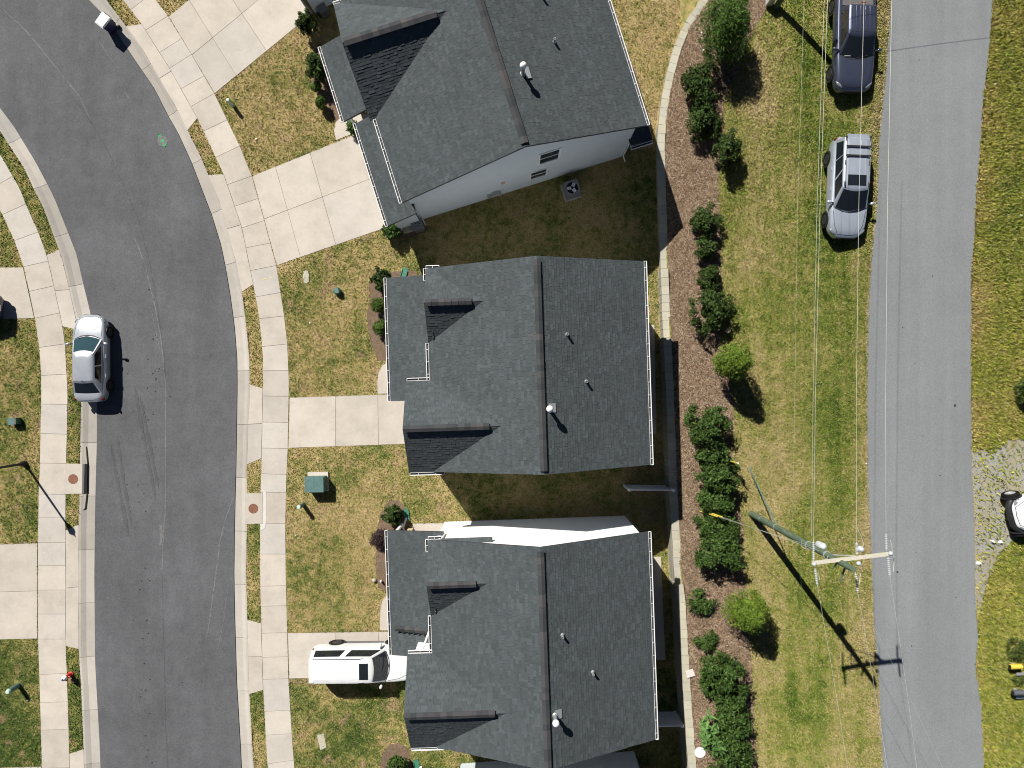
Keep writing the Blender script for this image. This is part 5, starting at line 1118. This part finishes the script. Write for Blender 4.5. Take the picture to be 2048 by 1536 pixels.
# condensers
def condenser(name, label, px, py, ang, s, group):
    t = thing(name, label, 'air conditioner', P(px, py), math.radians(ang), group)
    mb = MB(); mb.box((0, 0, .03), (s * 1.18, s * 1.18, .10)); mb.build('base_pad', M['concrete'], t); h = .78
    mb = MB()
    for x in (-1, 1):
        for y in (-1, 1): mb.box((x * s * .48, y * s * .48, .08 + h / 2), (.05, .05, h))
    for k in range(12):
        z = .13 + k * h / 12.5
        for x, y, sx, sy in ((0, 1, s * .92, .02), (0, -1, s * .92, .02), (1, 0, .02, s * .92), (-1, 0, .02, s * .92)): mb.box((x * s * .485, y * s * .485, z), (sx, sy, .026))
    mb.box((0, 0, .08 + h / 2), (s * .9, s * .9, h * .95)); mb.build('casing', M['galv_dk'], t)
    zt_ = .08 + h; mb = MB(); n = 28; R0, R1_ = s * .40, s * .5
    o_ = [(max(-R1_, min(R1_, 1.42 * R1_ * math.cos(2 * PI * k / n + PI / n))), max(-R1_, min(R1_, 1.42 * R1_ * math.sin(2 * PI * k / n + PI / n)))) for k in range(n)]
    i_ = [(R0 * math.cos(2 * PI * k / n + PI / n), R0 * math.sin(2 * PI * k / n + PI / n)) for k in range(n)]
    mb.add([(x, y, zt_ + .04) for x, y in o_] + [(x, y, zt_ + .04) for x, y in i_] + [(x, y, zt_ - .02) for x, y in i_] + [(x, y, zt_ - .02) for x, y in o_], [q for k in range(n) for q in ((k, (k + 1) % n, n + (k + 1) % n, n + k), (n + k, n + (k + 1) % n, 2 * n + (k + 1) % n, 2 * n + k), (k, (k + 1) % n, 3 * n + (k + 1) % n, 3 * n + k))]); mb.build('top_panel', M['galv_dk'], t)
    mb = MB(); mb.lathe([(R0, zt_ - .015), (.01, zt_ - .01)], (0, 0, 0), 24); mb.build('fan_well', M['void'], t)
    for k in range(3):
        a = 2 * PI * k / 3 + .9; mb = MB(); mb.box((R0 * .55 * math.cos(a), R0 * .55 * math.sin(a), zt_ + .015), (R0 * .7, R0 * .55, .012), rot=Matrix.Rotation(a, 3, 'Z') @ Matrix.Rotation(.22, 3, 'X')); mb.build('fan_blade', M['steel'], t)
    mb = MB(); mb.lathe([(.07, zt_ + .0), (.07, zt_ + .05), (.02, zt_ + .06)], (0, 0, 0), 12); mb.build('fan_hub', M['black'], t)
    return t
M['galv_dk'] = plain('grey_enamel_casing', (.22, .23, .23), .5, .2)
condenser('air_conditioner', 'air conditioner with three fan blades in the shade beside the angled house', 1142, 384, 17, .82, None)
c = P(839, 456); t = thing('trash_bin', 'weathered grey square bin with a spoked lid against the shaded wall', 'bin', c, math.radians(17)); mb = MB(); mb.prism([(-.27, -.27), (.27, -.27), (.27, .27), (-.27, .27)], 0, .9); mb.build('body', M['wood_grey'] if 'wood_grey' in M else M['iron'], t); mb = MB(); mb.box((0, 0, .93), (.62, .6, .06)); mb.build('lid', M['galv_dk'], t)
for k in range(5): a = 2 * PI * k / 5; mb = MB(); mb.box((.12 * math.cos(a), .12 * math.sin(a), .965), (.07, .05, .01), a); mb.build('lid_slot', M['black'], t)
c = P(818, 460); t = thing('storage_bin', 'low pale speckled bin beside the grey square bin at the garage corner', 'bin', c, math.radians(17)); mb = MB(); mb.box((0, 0, .2), (.58, .30, .40)); mb.build('body', M['block'], t); mb = MB(); mb.box((0, .0, .42), (.62, .34, .04)); mb.build('lid', M['block'], t)
t = thing('bin_box', 'dark slatted box against the white wall at the top edge', 'box', P(650, 27), math.radians(30)); mb = MB(); mb.box((0, 0, .3), (.5, .5, .6)); mb.build('body', M['iron'], t)
for k in range(4): mb = MB(); mb.box((0, -.18 + .12 * k, .615), (.5, .08, .03)); mb.build('slat', M['galv_dk'], t)
# wheeled bin by the kerb
t = thing('wheeled_bin', 'navy wheeled bin with a white lid standing at the kerb', 'bin', (P(224, 57).x, P(224, 57).y, Z_ST), math.radians(-38)); mb = MB()
mb.add([(-.22, -.26, .06), (.22, -.26, .06), (.22, .26, .06), (-.22, .26, .06), (-.29, -.34, 1.0), (.29, -.34, 1.0), (.29, .36, 1.0), (-.29, .36, 1.0)], [(3, 2, 1, 0), (4, 5, 6, 7), (0, 1, 5, 4), (1, 2, 6, 5), (2, 3, 7, 6), (3, 0, 4, 7)]); mb.build('body', M['navy'], t)
mb = MB(); mb.add([(-.31, -.38, 1.0), (.31, -.38, 1.0), (.31, .38, 1.0), (-.31, .38, 1.0), (-.25, -.30, 1.08), (.25, -.30, 1.08), (.27, .34, 1.09), (-.27, .34, 1.09)], [(3, 2, 1, 0), (4, 5, 6, 7), (0, 1, 5, 4), (1, 2, 6, 5), (2, 3, 7, 6), (3, 0, 4, 7)]); mb.build('lid', M['lid_white'], t)
mb = MB(); mb.tube([(-.27, .40, .98), (.27, .40, .98)], .02, 6); mb.build('handle', M['black'], t)
mb = MB(); mb.box((0, .20, 1.10), (.60, .03, .02)); mb.build('lid_seam', M['galv_dk'], t)
for s_ in (-1, 1): mb = MB(); mb.lathe([(.02, -.03), (.12, -.03), (.12, .03), (.02, .03)], (s_ * .25, .30, .12), 16, 0, 'X'); mb.build('wheel', M['black'], t)
# hydrant
t = thing('fire_hydrant', 'red fire hydrant with a white and blue bonnet beside the sidewalk', 'hydrant', P(142, 1348)); mb = MB(); mb.lathe([(.16, 0), (.16, .06), (.11, .08), (.11, .50), (.13, .52), (.13, .56)], (0, 0, 0), 16); mb.build('barrel', M['red'], t, smooth=40)
mb = MB(); mb.lathe([(.15, .56), (.15, .60), (.13, .70), (.07, .77), (.03, .79)], (0, 0, 0), 16); mb.build('bonnet', M['lid_white'], t, smooth=50); mb = MB(); mb.lathe([(.05, .78), (.045, .84), (.02, .85)], (0, 0, 0), 6); mb.build('nut', M['blue'], t)
for k, (x, y) in enumerate(((1, 0), (-1, 0), (0, -1))): mb = MB(); mb.tube([(x * .09, y * .09, .42), (x * .21, y * .21, .42)], .06 if k < 2 else .08, 10); mb.build('outlet', M['lid_white' if k == 1 else 'red'], t)
# tan capped marker at the edge of the bed
t = thing('marker_post', 'short post with a tan cap at the lawn edge of the mulch bed', 'post', G(1450, 663)); mb = MB(); mb.lathe([(.06, 0), (.05, .5)], (0, 0, 0), 10); mb.build('shaft', M['black'], t); mb = MB(); mb.lathe([(.06, .44), (.13, .5), (.14, .58), (.09, .66), (.02, .68)], (0, 0, 0), 14); mb.build('cap', M['tan'], t, smooth=50); mb = MB(); mb.box((0, 0, .4), (.3, .06, .06), .2); mb.build('side_arm', M['tan'], t)
# fences
def fence(name, label, p0, p1, h, z=0.0, bars=18):
    a, b = P(*p0, z), P(*p1, z); d = b - a; L = d.length; t = thing(name, label, 'fence', a, math.atan2(d.y, d.x), 'white vinyl fence panels by the retaining wall')
    for x in (.06, L - .06):
        mb = MB(); mb.box((x, 0, h / 2), (.13, .13, h)); po = mb.build('fence_post', M['white'], t); mb = MB(); mb.add([(x - .08, -.08, h), (x + .08, -.08, h), (x + .08, .08, h), (x - .08, .08, h), (x, 0, h + .07)], [(3, 2, 1, 0), (0, 1, 4), (1, 2, 4), (2, 3, 4), (3, 0, 4)]); mb.build('post_cap', M['white'], po)
    for zz in (.12, h - .10): mb = MB(); mb.box((L / 2, 0, zz), (L - .26, .06, .14)); mb.build('rail', M['white'], t)
    n = int((L - .26) / .155); w = (L - .26) / n; me = None
    for k in range(n):
        if me is None: q = MB(); q.box((0, 0, h / 2), (w - .008, .03, h - .36)); me = q.mesh('picket', M['white'])
        link('picket', me, t, (.13 + w * (k + .5), 0, 0))
fence('fence_panel', 'white fence panel behind the middle house, in the shade before the wall', (1246, 970), (1335, 971), 1.9); fence('fence_panel', 'white fence panel between the lower house and the wall', (1296, 1424), (1352, 1423), 1.75)
M['mortar'] = mat_concrete('fresh_mortar', (.60, .57, .53))
# storm drains
def drain(label, slab_px, cov, r):
    c = P(*cov); t = thing('storm_drain', label, 'storm drain', (c.x, c.y, 0), 0, 'storm drains on both sides of the street'); w = [(x - c.x, y - c.y) for x, y in poly_w(slab_px)]; PAVED.append(poly_w(slab_px))
    mb = MB(); mb.prism(w, -.1, .034); mb.build('top_slab', M['concrete'], t); mb = MB(); mb.lathe([(r, .036), (r, .044), (r * .9, .044), (r * .88, .040), (r * .2, .040)], (0, 0, 0), 26); mb.build('cover', M['rust'], t)
    mb = MB(); mb.lathe([(r * 1.06, .030), (r * 1.06, .038), (r * 1.0, .038)], (0, 0, 0), 26); mb.build('frame', M['iron'], t); return t, c
t, c = drain('storm drain with a rusty lid and an open kerb slot, left of the street', [(131, 927), (166, 928), (168, 987), (128, 988)], (147, 958), .265)
def onto(poly, z0, z1, nm, m): mb = MB(); mb.prism([(x - c.x, y - c.y) for x, y in poly_w(poly)], z0, z1); return mb.build(nm, M[m], t)
onto([(169.5, 929), (175, 929), (174, 986), (168, 986)], -.06, .020, 'throat', 'void'); onto([(165.5, 928), (170, 928), (168.5, 987), (164.5, 987)], .0, .036, 'lintel', 'iron')
onto([(170, 893), (171.5, 893), (174.5, 928), (168.5, 928)], -.06, .019, 'wing', 'block_face'); onto([(168, 988), (173, 988), (170, 1016), (166, 1020)], -.06, .019, 'wing', 'block_face')
t, c = drain('storm drain with a rusty lid and no visible slot, right of the street', [(493, 986), (525, 986), (524.5, 1047), (491, 1048)], (507, 1017), .262)
mb = MB(); mb.prism([(x - c.x, y - c.y) for x, y in poly_w([(526, 978), (532, 984), (533.5, 1040), (530, 1056), (521, 1062), (521, 1049), (526.5, 1047), (527, 986)])], 0, .031); mb.build('mortar_patch', M['mortar'], t)
# street manhole with green survey marks
c = P(325, 282, Z_ST); t = thing('manhole', 'street manhole ringed in pale asphalt and sprayed with green paint', 'manhole', (c.x, c.y, Z_ST + .003)); mb = MB(); mb.lathe([(.16, .001), (.16, .006), (.02, .006)], (0, 0, 0), 24); mb.build('cover', M['iron'], t); mb = MB(); mb.lathe([(.24, .0), (.30, .002), (.30, .005), (.24, .005)], (0, 0, 0), 28); mb.build('collar', M['seam'], t)
mb = MB(); mb.lathe([(.11, .007), (.10, .009), (.02, .009)], (0, 0, 0), 9); mb.build('paint_dot', M['paint_green'], t)
for (x, y, a) in ((317, 268, 2.2), (332, 294, -1.0)):
    q = P(x, y, Z_ST) - c; mb = MB(); R_ = Matrix.Rotation(a, 3, 'Z')
    for s_ in (-.55, 0, .55): mb.box(q + Matrix.Rotation(a + s_, 3, 'Z') @ Vector((-.11, 0, .004)), (.24, .05, .004), a + s_)
    mb.build('paint_arrow', M['paint_green'], t)
def lid(name, label, poly, mat, cat, z0=0.0, z1=.035, ground=None):
    w = [P(x, y, ground or 0) for x, y in poly]
    cx = sum(p.x for p in w) / len(w); cy = sum(p.y for p in w) / len(w); t = thing(name, label, cat, (cx, cy, ground or 0)); q = [(p.x - cx, p.y - cy) for p in w]
    mb = MB(); mb.prism(q, -.02, z1); mb.build('slab', M[mat], t); mb = MB(); mb.prism([(x * .72, y * .72) for x, y in q], z1, z1 + .006); mb.build('lid', M[mat], t)
lid('meter_lid', 'oblong pale concrete meter lid in the lawn near the yellow marks', [(607, 543), (611, 541), (616, 542), (618, 548), (618, 563), (613, 567), (608, 565), (606, 555)], 'block', 'lid'); lid('meter_lid', 'long pale concrete meter lid in the lawn near the bottom', [(634, 1470), (648, 1467), (653, 1494), (641, 1500)], 'block', 'lid')
def ball(name, label, px, py, r, mat, cat, bank=False, z=None, h=None):
    b = G(px, py) if bank else P(px, py, z or 0); t = MB(); h = h or r * 1.6; t.lathe([(r * .6, 0), (r, h * .35), (r * .85, h * .75), (r * .3, h)], (0, 0, 0), 14); o = t.build(name, M[mat], None, b, smooth=60); return tag(o, label, cat)
ball('stone_ball', 'round pale stone ball on the lawn by the mulch bed of the lower house', 749, 1160, .125, 'block', 'stone'); ball('garden_ornament', 'small white pointed ornament in the mulch beside the stone ball', 763, 1161, .07, 'lid_white', 'ornament', h=.34)
ball('porch_globe', 'white globe in the mulch between the two clipped shrubs of the middle house', 770, 633, .10, 'lid_white', 'ornament'); ball('cleanout_cap', 'small white cleanout cap in the lawn of the angled house', 513, 279, .06, 'lid_white', 'cap'); ball('cleanout_cap', 'small white cleanout cap in the lawn of the middle house', 620, 646, .05, 'lid_white', 'cap'); ball('cleanout_cap', 'small grey cap in the lawn of the lower house', 592, 1071, .06, 'galv', 'cap'); ball('cleanout_cap', 'small grey cap in the grass near the tall pedestal', 56, 1400, .06, 'galv', 'cap'); ball('cleanout_cap', 'tiny dark cap in the grass near the left storm drain', 54, 1014, .05, 'iron', 'cap')
ball('wall_lamp', 'white globe lamp at the garage corner of the angled house', 797, 449, .10, 'lid_white', 'lamp'); ball('garden_globe', 'second smaller white globe at the garage corner of the angled house', 801, 451, .06, 'lid_white', 'lamp')
for (x, y, s_) in ((1403, 66, 'upper white cap in the mulch by the big conifer'), (1403, 76, 'second white cap in the mulch by the big conifer'), (1406, 101, 'lowest white cap in the mulch by the big conifer')): ball('pipe_cap', s_, x, y, .055, 'lid_white', 'cap', True)
b = G(1399, 1503); o = MB(); o.lathe([(.28, 0), (.29, .03), (.29, .05), (.24, .055), (.02, .05)], (0, 0, 0), 26); tag(o.build('round_lid', M['lid_white'], None, b + Vector((0, 0, .07)), smooth=40), 'white round lid lying on the mulch near the bottom of the wall', 'lid')
M['slab_pink'] = plain('pinkish_slab', (.58, .52, .50), .8)
b = G(1381, 1345); o = MB(); o.box((0, 0, .06), (.44, .38, .05), .32); tag(o.build('paving_slab', M['slab_pink'], None, b + Vector((-.05, 0, .06))), 'whitish square slab resting against the wall cap', 'slab')
def litter(name, label, px, py, r, seed, z=Z_ROAD):
    rr = np.random.default_rng(seed); mb = MB(); n = 9; v = []
    for j in range(4):
        for i in range(n): a = 2 * PI * i / n; q = r * (1 - .28 * j) * rr.uniform(.6, 1.2); v.append((q * math.cos(a), q * math.sin(a) * .7, .02 + .05 * j * rr.uniform(.5, 1.4)))
    mb.add(v, [(j * n + i, j * n + (i + 1) % n, (j + 1) * n + (i + 1) % n, (j + 1) * n + i) for j in range(3) for i in range(n)] + [tuple(3 * n + i for i in range(n))]); tag(mb.build(name, M['lid_white'], None, P(px, py, z + .01)), label, 'litter', 'crumpled litter by the road')
litter('crumpled_paper', 'crumpled white paper on the gravel, left of a pair', 1984, 1083, .15, 1); litter('crumpled_paper', 'crumpled white paper on the gravel, right of a pair', 2000, 1084, .15, 2); litter('crumpled_bag', 'crumpled white bag at the road edge below the gravel', 1957, 1126, .17, 3); litter('paper_scrap', 'white scrap of paper in the grass near the top right', 1989, 169, .07, 4); litter('paper_scrap', 'pale scrap of litter in the grass at the right edge', 2040, 432, .10, 5); litter('paper_scrap', 'small white scrap at the left road edge', 1732, 927, .05, 6)
b = G(1338, 355); 
# mailboxes on the verge
def mailbox(name, label, px, py, mat, w, l, h, cat, flat=False):
    t = thing(name, label, cat, P(px, py, Z_ROAD), math.radians(2)); mb = MB(); mb.box((.1, 0, .2), (.09, .09, .4)); mb.build('post', M['wood_pale'], t); mb = MB(); n = 10
    pr = [(-w / 2, 0), (w / 2, 0)] + [(w / 2 * math.cos(a), h * .5 + h * .5 * math.sin(a)) for a in np.linspace(0, PI, n)]
    v = [(-l / 2, y, .4 + z) for y, z in pr] + [(l / 2, y, .4 + z) for y, z in pr]; k = len(pr); mb.add(v, [tuple(range(k)), tuple(range(2 * k - 1, k - 1, -1))] + [(i, (i + 1) % k, k + (i + 1) % k, k + i) for i in range(k)]); mb.build('box', M[mat], t)
    mb = MB(); mb.box((-l / 2 - .008, 0, .4 + h * .42), (.015, w * .8, h * .7)); mb.build('door', M['black'], t); return t
M['black_box'] = plain('grey_mailbox_metal', (.09, .10, .11), .5)
mailbox('newspaper_tube', 'bright yellow newspaper tube on a post among weeds', 2018, 1326, 'yellow', .24, .58, .22, 'newspaper tube'); mailbox('mailbox', 'dark grey mailbox on a post below the yellow newspaper tube', 2023, 1377, 'black_box', .24, .56, .26, 'mailbox')
for (x, y, s_) in ((2034, 1344, 'grey board lying in the weeds below the yellow tube'), (2033, 1390, 'grey board lying in the weeds below the mailbox')): o = MB(); o.box((0, 0, .25), (.42, .14, .03), .04); tag(o.build('loose_board', M['galv'], None, P(x, y, Z_ROAD)), s_, 'board')
# hose ring by the shaded wall
o = MB(); o.tube([(.24 * math.cos(a), .22 * math.sin(a), .03) for a in np.linspace(0, 2 * PI, 25)], .018, 6, caps=False); tag(o.build('garden_hose', M['green_hose'], None, P(1053, 1023)), 'green garden hose coiled on the shaded grass by the white wall', 'hose')
# survey paint on the pavement
mb = MB()
for x, y, l, a in ((549, 550, .12, .3), (541, 555, .10, .4), (529, 558, .2, .2)): q = P(x, y, .026); mb.box(q, (l, .035, .003), a)
for ob in list(COL.objects):
    if ob.name == 'sidewalk': mb.build('paint_mark', M['paint_yellow'], ob); break
# ---------------------------------------------------------------- grass blades (uncountable)
def grass(name, poly_box, n, zf, mat, length, allowed=None, seed=1):
    rr = np.random.default_rng(seed); x0, x1, y0, y1 = poly_box
    X = rr.uniform(x0, x1, n); Y = rr.uniform(y0, y1, n); ok = np.ones(n, bool)
    if allowed is not None: ok &= allowed(X, Y)
    for p in PAVED:
        a = np.asarray(p); bx = (X > a[:, 0].min()) & (X < a[:, 0].max()) & (Y > a[:, 1].min()) & (Y < a[:, 1].max()) & ok
        if bx.any(): idx = np.where(bx)[0]; ok[idx[inside(p, X[idx], Y[idx])]] = False
    for p in THIN: ok &= ~(inside(p, X, Y) & (rr.random(n) < .92))
    X, Y = X[ok], Y[ok]; n = len(X); Z = zf(X, Y)
    az = rr.uniform(0, 2 * PI, n); lean = rr.uniform(.3, 1.25, n); L = rr.uniform(.5, 1.3, n) * length; w = rr.uniform(.014, .036, n) * (length / .08) ** .6
    dx, dy = np.cos(az), np.sin(az); tip = np.stack([X + dx * np.sin(lean) * L, Y + dy * np.sin(lean) * L, Z + np.cos(lean) * L + .004], -1)
    a = np.stack([X - dy * w, Y + dx * w, Z - .004], -1); b = np.stack([X + dy * w, Y - dx * w, Z - .004], -1)
    v = np.stack([a, b, tip], 1).reshape(-1, 3)
    o = bpy.data.objects.new(name, fast_mesh(name, v, np.arange(len(v)), 3, mat)); COL.objects.link(o); tag(o, kind='stuff')
lim = H / F
grass('lawn_grass', (-30, 9.6, -22.5, 22.5), 720000, lambda X, Y: np.zeros_like(X), M['yard_blade'], .085, lambda X, Y: X < np.interp(Y, _WY, _WX) - .25, 3)
grass('bank_grass', (9, 20, -22.5, 22.5), 380000, right_z, M['bank_blade'], .095, lambda X, Y: (X > np.interp(Y, _WY, _WX) + .4), 4)
grass('verge_grass', (23, 28.5, -22.5, 22.5), 190000, lambda X, Y: np.full_like(X, Z_ROAD), M['verge_blade'], .19, None, 5)

def straw(n, seed):
    rr = np.random.default_rng(seed); a = np.asarray(MULCH_POLY); X = rr.uniform(a[:, 0].min(), a[:, 0].max(), n * 3); Y = rr.uniform(-23, 23, n * 3); ok = inside(MULCH_POLY, X, Y); X, Y = X[ok][:n], Y[ok][:n]; n = len(X)
    Z = right_z(X, Y) + .022 + rr.uniform(0, .02, n); az = rr.uniform(0, PI, n); L = rr.uniform(.06, .17, n); w = rr.uniform(.006, .014, n); dx, dy = np.cos(az), np.sin(az); tz = rr.normal(0, .025, n)
    v = np.stack([np.stack([X + dx * L + s * dy * w * 0 - dy * w * s, Y + dy * L + dx * w * s, Z + tz], -1) for s in (-1, 1)] + [np.stack([X - dx * L - dy * w * s, Y - dy * L + dx * w * s, Z - tz * .3], -1) for s in (1, -1)], 1).reshape(-1, 3)
    o = bpy.data.objects.new('pine_straw', fast_mesh('pine_straw', v, np.arange(len(v)), 4, M['straw'])); COL.objects.link(o); tag(o, kind='stuff')
straw(80000, 9)
